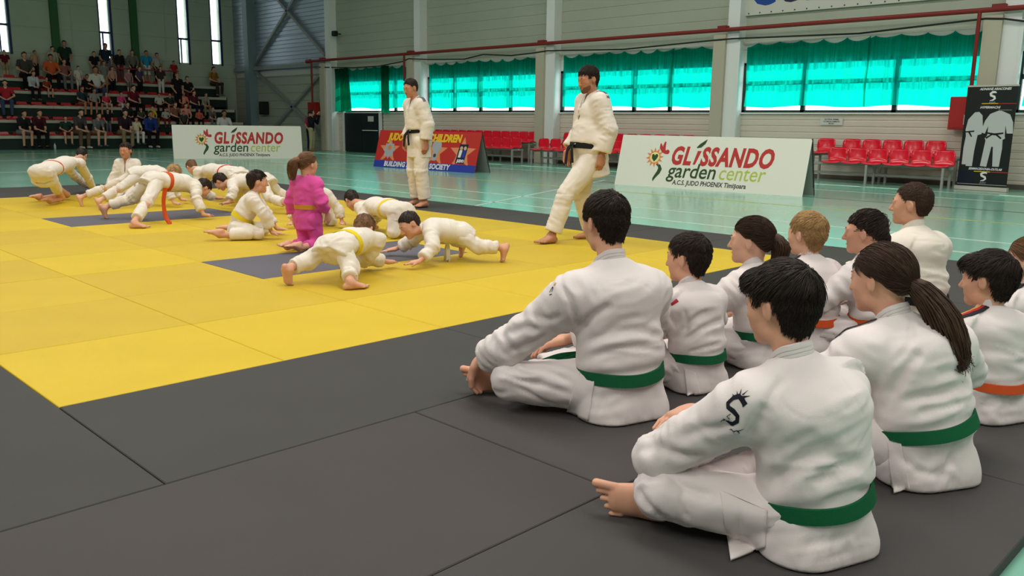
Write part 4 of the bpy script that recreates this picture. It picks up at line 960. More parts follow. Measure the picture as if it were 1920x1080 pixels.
    # --- jacket
    def torso(sol, o=0.0):
        sol.cone(wa + u * .045 * S, wa + u * .13 * S, .137 * S * g, .128 * S * g, .025 * S, lat, 1.34); sol.cone(wa, ch, .118 * S * g, .124 * S * bk_, .04 * S, lat, 1.42)
        sol.cone(ch, nb - u * .02 * S, .118 * S, .064 * S, .05 * S, lat, 1.3)
        if mode == 'sit':
            sol.cone(wa, pel + fwp * .0 * S, .124 * S * g, .138 * S * g, .03 * S, latp, 1.34)
            sol.cone(pel - fwp * .05 * S - latp * .075 * S - V3(0, 0, .09) * S, pel - fwp * .05 * S + latp * .075 * S - V3(0, 0, .09) * S, .118 * S * g, .118 * S * g, .07 * S)
            for s_ in (-1, 1): sol.cone(wa + latp * s_ * .12 * S - uL * .03 * S, pel + latp * s_ * .185 * S + fwp * .06 * S - V3(0, 0, .085) * S, .045 * S, .020 * S, .05 * S)
        else:
            sc_ = 1.42 if mode != 'crawl' else 1.58; sol.cone(wa, pel - uL * .02 * S, .116 * S * g, .122 * S * g, .04 * S, latp, sc_ - .06); sol.cone(pel, pel + skd * (hem + .06) * S, .122 * S * g, .130 * S * g, .03 * S, latp, sc_)
    skd = -uL if mode != 'crawl' else nrm(-uL * .35 + nrm((kn[0] + kn[1]) / 2 - pel) * .65)
    TS = Solid(); torso(TS)
    def pinch(p):
        t = (p - wa) @ u; return .013 * S * np.exp(-(t / (.022 * S)) ** 2)
    TS.fn(pinch, 0, 'd')
    if mode == 'sit':
        TS.fn(lambda p: np.minimum((p - pel) @ fwp - .085 * S + np.maximum(0, (p - pel) @ np.array(J.get('slit', latp))) * .0, (p - wa) @ -uL * -1 * 0 + 1) - np.where((p - wa) @ uL > -.06 * S, 1., 0.), .006, 'i')
    else:
        TS.fn(lambda p: np.where((p - pel) @ uL > .03 * S, -1., (p - pel) @ skd - hem * S), .008, 'i')
    JK = Solid(); JK.fn(TS, 0, 'u', TS.pts)
    for i in (0, 1):
        JK.cone(nb - u * .035 * S, sh[i] - u * .01 * S, .066 * S, .068 * S, .05 * S)
        cu = el[i] + (wr[i] - el[i]) * (sleeve[i] if isinstance(sleeve, tuple) else sleeve); ax = nrm(cu - el[i])
        def arm(p, i=i, cu=cu, ax=ax):
            d = smin(cone(p, sh[i] * .9 + ch * .1, el[i], .084 * S * bk_, .076 * S * bk_), cone(p, el[i], cu + ax * .05, .076 * S * bk_, .070 * S * bk_), .02 * S); e = (p - cu) @ ax
            near = np.linalg.norm(p - cu, axis=1) < .22 * S
            d = np.where(near, smax(d, e, .008), d)
            if h > .0125: return d
            return np.where(near, smax(d, -np.maximum(cone(p, el[i], cu + ax * .1, .076 * S * bk_ - wall, .069 * S * bk_ - wall), -(e + .045 * S)), .004), d)
        JK.fn(arm, (.075 if mode == 'sit' else .05) * S, 'u', [cu - .09 * S, cu + .09 * S, el[i] - .09 * S, el[i] + .09 * S, sh[i] + .09 * S])
    # neck opening and V
    JK.sub(lambda p: cone(p, nb + u * .05 * S + fw * .02 * S, nb + fw * .01 * S - u * .01 * S, .066 * S, .050 * S), .012)
    if vneck: JK.sub(lambda p: cone(p, nb + fw * .075 * S, ch + fw * (.128 if bulk < 1.1 else .124) * S - u * (vneck - .2) * S * .6, .060 * S, .016 * S * bulk, lat, .85), .01)
    JK.fn(lambda p: Z0 + .003 - p[:, 2], .006, 'i')
    P, Q = JK.mesh(h)
    segs = [(sh[i], el[i], .026, el[i], 1.1, 14, 5) for i in (0, 1)] + [(el[i], wr[i], .026, el[i], 1.1, 22, 6) for i in (0, 1)] + [(wa, ch, .026, wa + u * .09 * S, 1.3, 17, 4), (ch, nb, .010, None, 0, 8, 6), (pel, wa, .026, None, 0, 4, 15)]
    N = normals(P, Q); w = np.clip((P[:, 2] - Z0 - .006) / .03, 0, 1) * (1 - .9 * np.exp(-(((P - wa) @ u) / (.03 * S)) ** 2))
    D = fold_disp(P, segs, seed + 3, amp * (.6 + .4 * S)) * w
    D += crease(P, Q, creases, base)
    P = P + N * D[:, None]
    jme = npmesh('jacket', P, Q, True); jk = mobj('jacket', jme, gi, root)
    bvh = BVHTree.FromPolygons([Vector(q) for q in P], Q.tolist())
    def snap(q, off):
        c, n, _, _ = bvh.find_nearest(Vector(q)); return np.array(c) + np.array(n) * off, np.array(n)
    for quad in flaps: jacket_tail(quad, [(P, Q), (TP, TQ)], base, gi, root)
    # collar band
    def mir(s): return [nb + fw * .078 * S + lat * s * .050 * S - u * .03 * S, nb + lat * s * .066 * S + u * .012 * S + fw * .02 * S, nb - fw * .034 * S + lat * s * .050 * S + u * .036 * S]
    r_, l_ = mir(1), mir(-1); back = nb - fw * .056 * S + u * .044 * S
    fr_r = [wa + fw * .13 * S - lat * .02 * S + u * .01 * S, ch + fw * .135 * S + lat * .01 * S - u * .08 * S]; fr_l = [wa + fw * .13 * S + lat * .03 * S + u * .01 * S, ch + fw * .13 * S - lat * .03 * S - u * .06 * S]
    if vneck > .34: fr_r[1] += lat * .03 * S; fr_l[1] -= lat * .03 * S
    ctl = fr_r + r_ + [back] + l_[::-1] + fr_l[::-1]; ctl = np.array(ctl); n = 44; tq = np.linspace(0, len(ctl) - 1, n); C = np.stack([np.interp(tq, np.arange(len(ctl)), ctl[:, i]) for i in range(3)], 1)
    for _ in range(3): C[1:-1] = (C[:-2] + 2 * C[1:-1] + C[2:]) / 4
    Cs = []; Nn = []
    for i, q in enumerate(C):
        a = nb + u * .02 * S if (q - nb) @ u > -.05 * S else q - fw * .1
        nn = q - a; nn = nn - u * (nn @ u) if (q - nb) @ u > -.05 * S else fw; nn = nrm(nn); s_, sn = snap(q, .004)
        if (q - nb) @ u < .0 * S or (q - s_) @ sn < 0: q = s_
        Cs.append(q); Nn.append(nn)
    Cs = np.array(Cs); Nn = np.array(Nn)
    for _ in range(2): Cs[1:-1] = (Cs[:-2] + 2 * Cs[1:-1] + Cs[2:]) / 4; Nn[1:-1] = (Nn[:-2] + Nn[1:-1] + Nn[2:]) / 3
    tg = np.gradient(Cs, axis=0); Wv = np.cross(Nn, tg); Wv /= np.linalg.norm(Wv, axis=1)[:, None] + 1e-9; Nn /= np.linalg.norm(Nn, axis=1)[:, None]
    co_ = strip('collar', Cs, Wv, Nn, .060 * S, .010 * S, gi, root)
    if h < .0105:
        for o_ in (-.3, -.1, .1, .3): strip('collar_ridge', Cs + Wv * o_ * .060 * S + Nn * .009 * S, Wv, Nn, .009 * S, .0022, gi, co_)
    # belt round the waist
    bm = BELT[belt]; nA = 48; th = np.linspace(0, 2 * math.pi, nA, endpoint=False); dirs = np.outer(np.sin(th), fw) + np.outer(np.cos(th), lat)
    lo = np.full(nA, .02 * S); hi = np.full(nA, .30 * S)
    for _ in range(14):
        mid = (lo + hi) / 2; ins = TS(wa + dirs * mid[:, None]) < 0; lo = np.where(ins, mid, lo); hi = np.where(ins, hi, mid)
    rr = lo + .006 * S
    for _ in range(2): rr = (np.roll(rr, 1) + 2 * rr + np.roll(rr, -1)) / 4
    drop = J.get('beltdrop', -.036 * S if mode == 'sit' else 0.)
    C = wa + dirs * rr[:, None] + np.outer(-drop * np.sin(th), u)
    strip('belt', C, np.tile(u, (nA, 1)), dirs, beltw * S, .007 * S, bm, root, True)
    if knot:
        kc = wa + fw * (rr[12] + .012 * S); kb = MB(); kb.tube([kc - lat * .03 * S, kc - lat * .012 * S, kc + lat * .012 * S, kc + lat * .03 * S], [.012 * S, .022 * S, .022 * S, .012 * S], 8); kb.build('belt_knot', bm, root, True)
        tl = tails or [[kc, kc + lat * .05 * S + fw * .03 * S - V3(0, 0, .05) * S, kc + lat * .08 * S + fw * .03 * S - V3(0, 0, .20) * S], [kc, kc - lat * .05 * S + fw * .03 * S - V3(0, 0, .05) * S, kc - lat * .07 * S + fw * .03 * S - V3(0, 0, .18) * S]]
        for tpts in tl:
            tpts = np.array([np.asarray(q, float) - (base if tails else 0) for q in tpts]); m_ = 12; tq = np.linspace(0, len(tpts) - 1, m_); Ct = np.stack([np.interp(tq, np.arange(len(tpts)), tpts[:, i]) for i in range(3)], 1)
            for _ in range(2): Ct[1:-1] = (Ct[:-2] + 2 * Ct[1:-1] + Ct[2:]) / 4
            Ct[:, 2] = np.maximum(Ct[:, 2], Z0 + .006)
            tg = np.gradient(Ct, axis=0); nn = np.tile(fw if abs(fw[2]) < .6 else nrm(lat + u * .25), (m_, 1)) + V3(0, 0, .01); Wv = np.cross(nn, tg); Wv /= np.linalg.norm(Wv, axis=1)[:, None] + 1e-9; Nn = np.cross(tg, Wv); Nn /= np.linalg.norm(Nn, axis=1)[:, None] + 1e-9
            strip('belt_end', Ct, Wv, Nn, tailw * S, .006 * S, bm, root)
    # shoulder stripes
    for side, offs, wd, mm in (stripes or []):
        tq = np.linspace(0, 1, 14); pth = np.stack([np.interp(tq, [0, .45, 1], [a, b, c]) for a, b, c in zip(nb + lat * (side * 2 - 1) * .085 * S + u * .03 * S, sh[side] + u * .07 * S, sh[side] + (el[side] - sh[side]) * .30 + u * .06 * S)], 1)
        pth = pth + fw * offs * S; Ct = []; Nn = []
        for q in pth: a, b = snap(q + u * .03 * S, .0025); Ct.append(a); Nn.append(b)
        Ct = np.array(Ct); Nn = np.array(Nn)
        for _ in range(2): Ct[1:-1] = (Ct[:-2] + 2 * Ct[1:-1] + Ct[2:]) / 4
        tg = np.gradient(Ct, axis=0); Wv = np.cross(Nn, tg); Wv /= np.linalg.norm(Wv, axis=1)[:, None] + 1e-9
        strip('shoulder_stripe', Ct, Wv, Nn, wd * S, .0018, mm, jk)
    for dn, ctr, ex, ey, polys in (decal or []):
        if isinstance(ctr, tuple): ctr = view_hit([bvh], ctr[0], ctr[1], base)[0]
        else: ctr = np.asarray(ctr) - base
        for pl, mm in polys:
            lp = []; 
            for a, b in zip(pl, pl[1:] + pl[:1]):
                k = max(1, int(math.hypot(b[0] - a[0], b[1] - a[1]) / .012)); lp += [(a[0] + (b[0] - a[0]) * t / k, a[1] + (b[1] - a[1]) * t / k) for t in range(k)]
            me = None; import mathutils.geometry as mg
            tri = mg.tessellate_polygon([[Vector((x, y, 0)) for x, y in lp]]); vv = [snap(ctr + np.asarray(ex) * x + np.asarray(ey) * y, .0022)[0] for x, y in lp]
            mobj(dn, npmesh(dn, np.array(vv), [list(t) for t in tri]), mm, jk)
    return root

# ---- poses
def lframe(base, yaw, S):
    f = V3(math.cos(yaw), math.sin(yaw), 0); r = V3(math.sin(yaw), -math.cos(yaw), 0); b = V3(base[0], base[1], .04)
    return (lambda x, y, z: b + (r * x + f * y + V3(0, 0, z)) * S), r, f
def sit(base, yaw, S, lean=0., hy=0., hp=-.1, ov=None, tilt=0.):
    """cross-legged; hy = head yaw (+ left), hp = head pitch"""
    yaw = math.radians(yaw); L, r, f = lframe(base, yaw, S); ov = ov or {}
    p = dict(pel=(0, 0, .11), wa=(0, -.03 + lean * .3,   .20), ch=(tilt * .5, .0 + lean * .8, .47), nb=(tilt, .04 + lean, .575), hd=(tilt, .075 + lean * 1.3, .735),
             shL=(-.185 + tilt, .03 + lean, .48), shR=(.185 + tilt, .03 + lean, .48), hipL=(-.10, .03, .115), hipR=(.10, .03, .115), knL=(-.37, .28, .15), knR=(.37, .28, .15), anL=(.03, .33, .065), anR=(-.10, .42, .065),
             elL=(-.34, .17, .33), elR=(.34, .17, .33), wrL=(-.28, .36, .22), wrR=(.26, .36, .24))
    p.update({k: v for k, v in ov.items() if not callable(v)})
    g = {k: (L(*v) if len(v) == 3 else v) for k, v in p.items() if k in ('pel', 'wa', 'ch', 'nb', 'hd', 'shL', 'shR', 'hipL', 'hipR', 'knL', 'knR', 'anL', 'anR', 'elL', 'elR', 'wrL', 'wrR')}
    a = yaw + math.radians(hy); hf = V3(math.cos(a) * math.cos(hp), math.sin(a) * math.cos(hp), math.sin(hp))
    D = lambda x, y, z: r * x + f * y + V3(0, 0, z)
    J = dict(pel=g['pel'], wa=g['wa'], ch=g['ch'], nb=g['nb'], hd=g['hd'], hf=hf, sh=[g['shL'], g['shR']], el=[g['elL'], g['elR']], wr=[g['wrL'], g['wrR']], hip=[g['hipL'], g['hipR']], kn=[g['knL'], g['knR']], an=[g['anL'], g['anR']])
    h = ov.get('hand') or [((.35, .7, -.6), (.3, -.5, -.6), .5), ((-.35, .7, -.6), (-.3, -.5, -.6), .5)]
    J['hand'] = [(D(*q[0]), D(*q[1]), q[2]) for q in h]
    ft = ov.get('foot') or [((.9, .35, -.02), (.2, .75, .6)), ((-.95, .2, -.02), (-.1, .85, .5))]
    J['foot'] = [(D(*q[0]), D(*q[1])) + tuple(q[2:]) for q in ft]
    return J
def stand(base, yaw, S, ov=None, hy=0, hp=-.15):
    yaw = math.radians(yaw); L, r, f = lframe(base, yaw, S); ov = ov or {}
    p = dict(pel=(0, 0, .92), wa=(0, .0, 1.05), ch=(0, -.01, 1.30), nb=(0, -.02, 1.45), hd=(0, .035, 1.615), shL=(-.185, -.01, 1.405), shR=(.185, -.01, 1.405), hipL=(-.09, 0, .90), hipR=(.09, 0, .90),
             knL=(-.11, .03, .50), knR=(.11, .03, .50), anL=(-.12, -.02, .085), anR=(.12, -.02, .085), elL=(-.27, -.03, 1.12), elR=(.27, -.03, 1.12), wrL=(-.27, .06, .88), wrR=(.27, .06, .88))
    p.update({k: v for k, v in ov.items() if k not in ('hand', 'foot')}); g = {k: L(*v) for k, v in p.items()}
    a = yaw + math.radians(hy); hf = V3(math.cos(a) * math.cos(hp), math.sin(a) * math.cos(hp), math.sin(hp)); D = lambda x, y, z: r * x + f * y + V3(0, 0, z)
    J = dict(pel=g['pel'], wa=g['wa'], ch=g['ch'], nb=g['nb'], hd=g['hd'], hf=hf, sh=[g['shL'], g['shR']], el=[g['elL'], g['elR']], wr=[g['wrL'], g['wrR']], hip=[g['hipL'], g['hipR']], kn=[g['knL'], g['knR']], an=[g['anL'], g['anR']])
    h = ov.get('hand') or [((.0, .15, -1), (1, 0, .1), .45), ((.0, .15, -1), (-1, 0, .1), .45)]
    J['hand'] = [(D(*q[0]), D(*q[1]), q[2]) for q in h]; J['foot'] = [(D(-.25, 1, 0), V3(0, 0, 1)), (D(.25, 1, 0), V3(0, 0, 1))]
    if ov.get('foot'): J['foot'] = [(D(*q[0]), D(*q[1])) for q in ov['foot']]
    return J
def crawl(head, nb, pel, hands, feet, knees=None, S=.7, hs=.88, look=None, feetmode='toes', hz=(.05, .05), kz=.06, sag=0., shw=.155, belly=.0, origin=None, hpx=None, az=(.06, .06), d=None):
    """pixel landmarks of a child on all fours; hands / feet = (near, far) contacts on the mat"""
    H = [gz(*q, .04) for q in hands]; Fe = [gz(*q, .04) for q in feet]; Kn = [gz(*q, .04) for q in knees] if knees else None
    gm = sum(H) / 2; fm = sum(Kn) / 2 if Kn and feetmode == 'kneel' else sum(Fe) / 2
    f = nrm((gm - fm) * V3(1, 1, 0)) if d is None else nrm(V3(*d, 0)); r = np.cross(f, V3(0, 0, 1)); c = (gm + fm) / 2
    NB = gplane(*nb, c, r); PE = gplane(*pel, c, r); HD = gplane(*head, c, r)
    nearR = (r @ (EYE - c)) > 0; o = (lambda t: [t[1], t[0]]) if nearR else (lambda t: [t[0], t[1]])     # -> (L, R)
    H = o(H); Fe = o(Fe); Kn = o(Kn) if Kn else None; az = o(az)
    u = nrm(NB - PE); up = nrm(np.cross(r, u)); 
    if up[2] < 0: up = -up
    wa = PE + (NB - PE) * .30 - up * sag; chst = PE + (NB - PE) * .76
    sh = [NB - u * .04 * S - up * .03 * S + r * s_ * shw * S for s_ in (-1, 1)]; hip = [PE + r * s_ * .09 * S - up * .02 * S for s_ in (-1, 1)]
    wr = [h + V3(0, 0, z) - f * .05 * S for h, z in zip(H, az)]; el = [ik(a, b, min(.27 * S, .545 * np.linalg.norm(b - a)), min(.25 * S, .52 * np.linalg.norm(b - a)), -f * .7 + r * s_ * .5 + V3(0, 0, -.1)) for a, b, s_ in zip(sh, wr, (-1, 1))]
    an = []; kn = []; ft = []
    for i, s_ in enumerate((-1, 1)):
        if feetmode == 'kneel':
            k = Kn[i] + V3(0, 0, kz * S + .02); a = Fe[i] + V3(0, 0, .055 * S); kn.append(k); an.append(a); dd = nrm((a - k) * V3(1, 1, 0)); ft.append((dd + V3(0, 0, -.1), V3(0, 0, -1)))
        else:
            md = feetmode if isinstance(feetmode, str) else o(feetmode)[i]
            if md == 'flat': a = Fe[i] + V3(0, 0, .082 * S); ft.append((f * .6 + r * s_ * .55, V3(0, 0, 1)))
            else: a = Fe[i] + V3(0, 0, .17 * S) - f * .03 * S; ft.append((nrm(f * .35 + V3(0, 0, -1)), nrm(f * 1 + V3(0, 0, .35)), .5))
            an.append(a); lg = min(.40 * S, .522 * np.linalg.norm(hip[i] - a)); kn.append(ik(hip[i], a, lg, lg, f * .7 + r * s_ * .3 - V3(0, 0, .6)))
    lk = nrm(np.asarray(look, float)) if look is not None else nrm(f * .6 - V3(0, 0, .8))
    J = dict(pel=PE, wa=wa, ch=chst, nb=NB, hd=HD, hf=lk, hu=V3(0, 0, 1) * .7 + f * .7 if lk[2] < -.4 else V3(0, 0, 1), sh=sh, el=el, wr=wr, hip=hip, kn=kn, an=an)
    J['hand'] = [(f + V3(0, 0, -.12) + r * s_ * -.1, V3(0, 0, -1), .08) for s_ in (-1, 1)]; J['foot'] = ft; J['F'] = f; J['R'] = r
    return J
# ------------------------------------------------------------------ the people on the mats
bk = mat('stripe_black', (24, 24, 30), .7); rd = mat('stripe_red', (170, 36, 46), .7); ye = mat('stripe_gold', (214, 166, 60), .7); gy = mat('stripe_grey', (92, 96, 112), .7); nv = mat('embroidery_navy', (18, 20, 34), .7)
def dragon():
    q = [(stroke([(.052, .030), (.030, .046), (-.004, .048), (-.030, .030), (-.030, .008), (-.006, -.012), (.012, -.034), (.006, -.058), (-.022, -.070), (-.050, -.066), (-.066, -.056)], [.012, .022, .024, .022, .020, .022, .022, .02, .014, .009, .003]), nv),
         (stroke([(.030, .044), (.048, .030), (.058, .010), (.052, .002)], [.016, .022, .014, .004]), nv)]
    for a, b in (((.036, .052), (.042, .078)), ((.020, .056), (.014, .076)), ((.050, .046), (.068, .056)), ((-.004, .056), (-.014, .070)), ((.054, .036), (.074, .034))): q.append((stroke([a, b], [.008, .001]), nv))
    q += [(stroke([(-.066, -.040), (-.052, -.056), (-.070, -.072), (-.078, -.086)], [.004, .006, .005, .002]), nv), (stroke([(-.030, -.052), (-.040, -.036), (-.02, -.024)], [.002, .005, .003]), nv),
          (stroke([(-.060, -.092), (-.040, -.090), (-.020, -.104), (.0, -.100), (.012, -.118), (-.006, -.128), (-.022, -.120), (-.018, -.104)], [.004, .005, .005, .005, .005, .005, .004, .003]), nv), (stroke([(.004, -.102), (.030, -.094)], [.005, .002]), nv)]
    return q
ONLY = None
def want(k): return ONLY is None or k in ONLY

def cr(ox, oy, s, *lines): return [([(ox + x / s, oy + y / s) for x, y in pts], w, d) for pts, w, d in lines]
CB = cr(1080, 460, 1.742, ([(640, 440), (690, 540), (770, 580), (880, 545), (940, 480)], .005, .0016), ([(800, 345), (890, 460), (960, 600), (990, 760)], .005, .0018), ([(880, 640), (770, 675), (680, 740), (610, 800)], .028, .020), ([(975, 700), (870, 715), (770, 790)], .024, .016),
    ([(470, 720), (550, 650), (600, 580), (625, 510)], .024, .018), ([(330, 640), (400, 600), (470, 600), (520, 570)], .018, .010), ([(250, 640), (330, 690), (430, 690)], .020, .012), ([(640, 700), (720, 640), (800, 610)], .022, .012), ([(980, 800), (900, 800), (800, 850)], .018, .010), ([(690, 420), (640, 480), (630, 540)], .012, .006))
TB = cr(1080, 460, 1.742, ([(180, 770), (230, 850), (300, 905)], .016, .010), ([(290, 740), (380, 800), (450, 820)], .016, .009), ([(350, 780), (345, 860), (370, 900)], .010, .006), ([(540, 880), (530, 940), (500, 990)], .012, .008), ([(230, 900), (330, 910), (430, 950)], .014, .008))
FB = [[(1080 + x / 1.742, 460 + y / 1.742) for x, y in ((470, 800), (625, 865), (620, 985), (505, 1030))]]
CA = cr(860, 340, 2.25, ([(495, 640), (540, 585), (600, 545), (660, 515)], .020, .016), ([(510, 690), (640, 645), (760, 622), (850, 650)], .022, .015), ([(540, 745), (680, 700), (830, 695)], .018, .012), ([(600, 430), (690, 412), (800, 440), (840, 490)], .005, .0016), ([(190, 650), (280, 610), (350, 640)], .020, .014), ([(200, 725), (300, 690), (385, 645)], .020, .014), ([(430, 420), (470, 500), (500, 580), (495, 660)], .014, .010), ([(600, 640), (690, 590), (780, 570)], .020, .010), ([(300, 560), (380, 590), (440, 560)], .018, .009))
TA = cr(860, 340, 2.25, ([(200, 820), (330, 850), (480, 900)], .014, .008), ([(260, 780), (380, 800), (480, 850)], .014, .008), ([(240, 870), (360, 930), (450, 960)], .012, .007))
FA = [[(860 + x / 2.25, 340 + y / 2.25) for x, y in ((510, 800), (575, 835), (548, 1010), (456, 974))]]
CH = cr(1540, 320, 1.742, ([(200, 770), (250, 690), (300, 610), (340, 590)], .022, .016), ([(230, 760), (340, 740), (480, 700), (535, 685)], .022, .015), ([(300, 795), (430, 765), (530, 735)], .018, .012), ([(230, 640), (300, 560), (290, 480)], .014, .008), ([(360, 670), (450, 650), (520, 650)], .020, .010), ([(250, 930), (330, 990), (430, 1000)], .016, .008), ([(400, 1010), (430, 920), (520, 880)], .016, .008))
FH = [[(1540 + x / 1.742, 320 + y / 1.742) for x, y in ((215, 880), (262, 892), (290, 1042), (236, 1054))]]
CC = cr(1200, 380, 2.841, ([(150, 740), (230, 690), (300, 605), (420, 570)], .016, .012), ([(220, 745), (350, 660), (500, 610)], .016, .012), ([(240, 805), (380, 765), (520, 720)], .014, .010), ([(250, 480), (330, 460), (450, 480)], .008, .003), ([(230, 560), (260, 640), (240, 700)], .012, .008))
TC = cr(1200, 380, 2.841, ([(150, 870), (200, 920), (230, 990)], .012, .008), ([(190, 850), (230, 900), (250, 970)], .010, .008))
FC = [[(1200 + x / 2.841, 380 + y / 2.841) for x, y in ((235, 880), (292, 905), (320, 1016), (252, 1030))]]
if want('B'):
    Jb = sit((2.125, .94), 70, .90, lean=.0, hy=12, hp=-.12, ov=dict(wa=(0, -.02, .175), ch=(-.02, .0, .43), nb=(-.045, .07, .555), hd=(-.055, .135, .722), shL=(-.225, .08, .455), shR=(.165, .05, .47), elL=(-.36, .29, .225), wrL=(.03, .40, .245), elR=(.27, .28, .25), wrR=(-.14, .425, .308), hand=[((1, .1, -.1), (0, -.3, -1), .5), ((-.97, -.2, -.06), (.1, -.2, -1), .25)],
        anR=(-.30, .34, .055), anL=(.06, .30, .06), knL=(-.38, .25, .125), knR=(.36, .30, .13), foot=[((.95, .25, 0), (.2, .8, .5)), ((-.70, .70, .02), (.74, .66, -.05))]))
    dc = Jb['sh'][0] * .42 + Jb['el'][0] * .58
    ax = nrm(Jb['el'][0] - Jb['sh'][0]); dx = nrm(np.cross(ax, nrm(dc - EYE)) * -1); dx = dx if dx @ RIGHT > 0 else -dx
    person(Jb, .90, .92, 'person with short dark hair and dragon embroidery on the sleeve, sitting nearest', 'green', GIW, 0, ('mop', 'black'), h=.0085, hb=.0048, mode='sit', seed=11, strands=5200, creases=CB, tcreases=TB, flaps=FB, amp=1.5, sleeve=.86, decal=[('dragon_embroidery', (1377, 765), nrm(RIGHT + UPV * .12) * .60, nrm(UPV - RIGHT * .12) * .60, dragon())])
if want('A'):
    Ja = sit((2.61, 1.985), 74, 1.0, lean=.02, hy=0, hp=-.15, ov=dict(wa=(0, -.02, .18), nb=(-.01, .06, .575), hd=(-.0, .13, .745), shL=(-.205, .07, .475), shR=(.185, .06, .475), elL=(-.38, .24, .25), wrL=(-.42, .40, .155), elR=(.34, .22, .28), wrR=(.02, .44, .19), hand=[((-.05, .55, -.85), (.5, -.7, -.3), .7), ((-.9, .3, -.2), (-.1, -.2, -1), .4)], anR=(-.24, .42, .06), knL=(-.38, .20, .12), foot=[((.95, .25, 0), (.2, .8, .5)), ((-.75, .6, .05), (.6, .7, .1))]))
    dc = Ja['sh'][0] * .75 + Ja['el'][0] * .25; ax = nrm(Ja['el'][0] - Ja['sh'][0]); dx = nrm(np.cross(ax, nrm(dc - EYE))); dx = dx if dx @ RIGHT > 0 else -dx
    person(Ja, 1.0, .96, 'person with short brown hair and green belt sitting cross-legged alone in front', 'green', GIW, 0, ('short', 'dark'), h=.010, hb=.0055, mode='sit', seed=21, strands=4200, tails=[[gz(1090, 668, .23), gz(1050, 672, .205), gz(1016, 684, .185)], [gz(1090, 670, .23), gz(1062, 682, .20), gz(1040, 673, .195)]], creases=CA, tcreases=TA, flaps=FA, amp=1.5, sleeve=(.66, .9), decal=[('sleeve_badge', (1036, 541), RIGHT * .55, UPV * .55, [(stroke([(-.03, -.02), (-.01, .012), (.015, .0), (.01, -.03)], [.01, .014, .016, .008]), nv), (stroke([(.005, .03), (.03, .028)], [.014, .02]), ye), (stroke([(-.02, -.045), (.02, -.05)], [.007, .005]), nv)])])
if want('C'):
    Jc = sit((3.13, 1.965), 80, .76, lean=.02, hy=16, hp=-.05, ov=dict(wrL=(-.26, .40, .24)))
    dc = Jc['sh'][0]; dx = nrm(RIGHT * V3(1, 1, 0))
    person(Jc, .76, .88, 'small person with dark hair and green belt sitting between the two nearest sitters', 'green', GIW, 0, ('short', 'dark'), h=.010, hb=.0065, mode='sit', seed=31, strands=2600, creases=CC, tcreases=TC, flaps=FC, amp=1.5, decal=[('shoulder_patch', (1264, 567), RIGHT * .8, UPV * .8, [(stroke([(-.02, -.012), (.02, .012)], [.02, .02]), rd)])])
def long_hair_points(J, hs, pts, M=None): 
    M = frame(J['hf'], V3(0, 0, 1)); return [J['hd'] + (x * M[0] + y * M[1] + z * M[2]) * hs for x, y, z in pts]
if want('D'):
    Jd = sit((3.67, 1.96), 82, .80, hy=24, hp=.0, lean=.02)
    tl = long_hair_points(Jd, .92, [(0, -.115, .035), (0, -.15, .02), (0, -.165, -.03), (0, -.155, -.09), (0, -.14, -.12)])
    person(Jd, .80, .92, 'person with brown hair in a low ponytail held by a red tie', 'green', GIW, 1, ('back', 'brown'), mode='sit', seed=41, strands=2200, tie=tl[0], tail=tl, tiecol=mat('hair_tie_red', (170, 24, 40), .6))
if want('E'):
    Je = sit((4.15, 1.92), 72, .795, hy=8, hp=-.02, lean=.02)
    person(Je, .795, .93, 'blond person with an orange belt sitting with back to us', 'orange', GIW, 1, ('short', 'blond'), mode='sit', seed=51, strands=2200, stripes=[(0, .0, .018, bk)])
if want('F'):
    Jf = sit((4.35, 1.69), 85, .82, hy=16, hp=-.05, lean=.02)
    tl = long_hair_points(Jf, .92, [(.05, -.06, .06), (.06, -.10, .0), (.05, -.11, -.06), (.03, -.11, -.12)])
    person(Jf, .82, .92, 'person with tightly braided dark hair behind the long ponytail', 'orange', GIW, 0, ('braids', 'dark'), mode='sit', seed=61, strands=1200, tie=tl[0], tail=tl)
if want('G'):
    Jg = sit((4.99, 1.70), 72, .965, hy=28, hp=.0, lean=.02)
    person(Jg, .965, .97, 'older person with a short crop and black belt sitting farthest back', 'black', GIB, 0, ('crop', 'brown'), mode='sit', seed=71, strands=2200)
if want('H'):
    Jh = sit((2.85, .905), 62, .90, hy=20, hp=-.1, lean=.05, ov=dict(wa=(0, -.02, .205), ch=(-.03, .03, .44), nb=(-.07, .11, .55), hd=(-.09, .19, .70), shL=(-.24, .10, .46), shR=(.15, .07, .47), wrL=(-.22, .40, .24)))
    tl = long_hair_points(Jh, .94, [(0, -.115, .0), (.015, -.15, -.03), (.04, -.19, -.10), (.05, -.225, -.18), (.045, -.25, -.25), (.04, -.265, -.285)])
    person(Jh, .90, .94, 'person with a long dark ponytail and two black shoulder stripes', 'green', GIW, 0, ('back', 'brown'), h=.009, hb=.006, mode='sit', seed=81, strands=3800, tw=1.35, creases=CH, flaps=FH, amp=1.5, tie=tl[0], tail=tl, tiecol=mat('hair_tie_black', (20, 18, 18), .6), stripes=[(0, .02, .011, bk), (0, -.012, .011, bk)])
if want('I'):
    Ji = sit((3.67, .93), 66, .735, hy=20, hp=-.05, lean=.02)
    person(Ji, .735, .90, 'person with swept dark hair and red, gold and black shoulder stripes', 'orange', GIW, 0, ('mop', 'black'), mode='sit', seed=91, strands=2600, stripes=[(0, .0, .022, ye), (0, -.03, .022, rd), (0, -.06, .022, bk)])
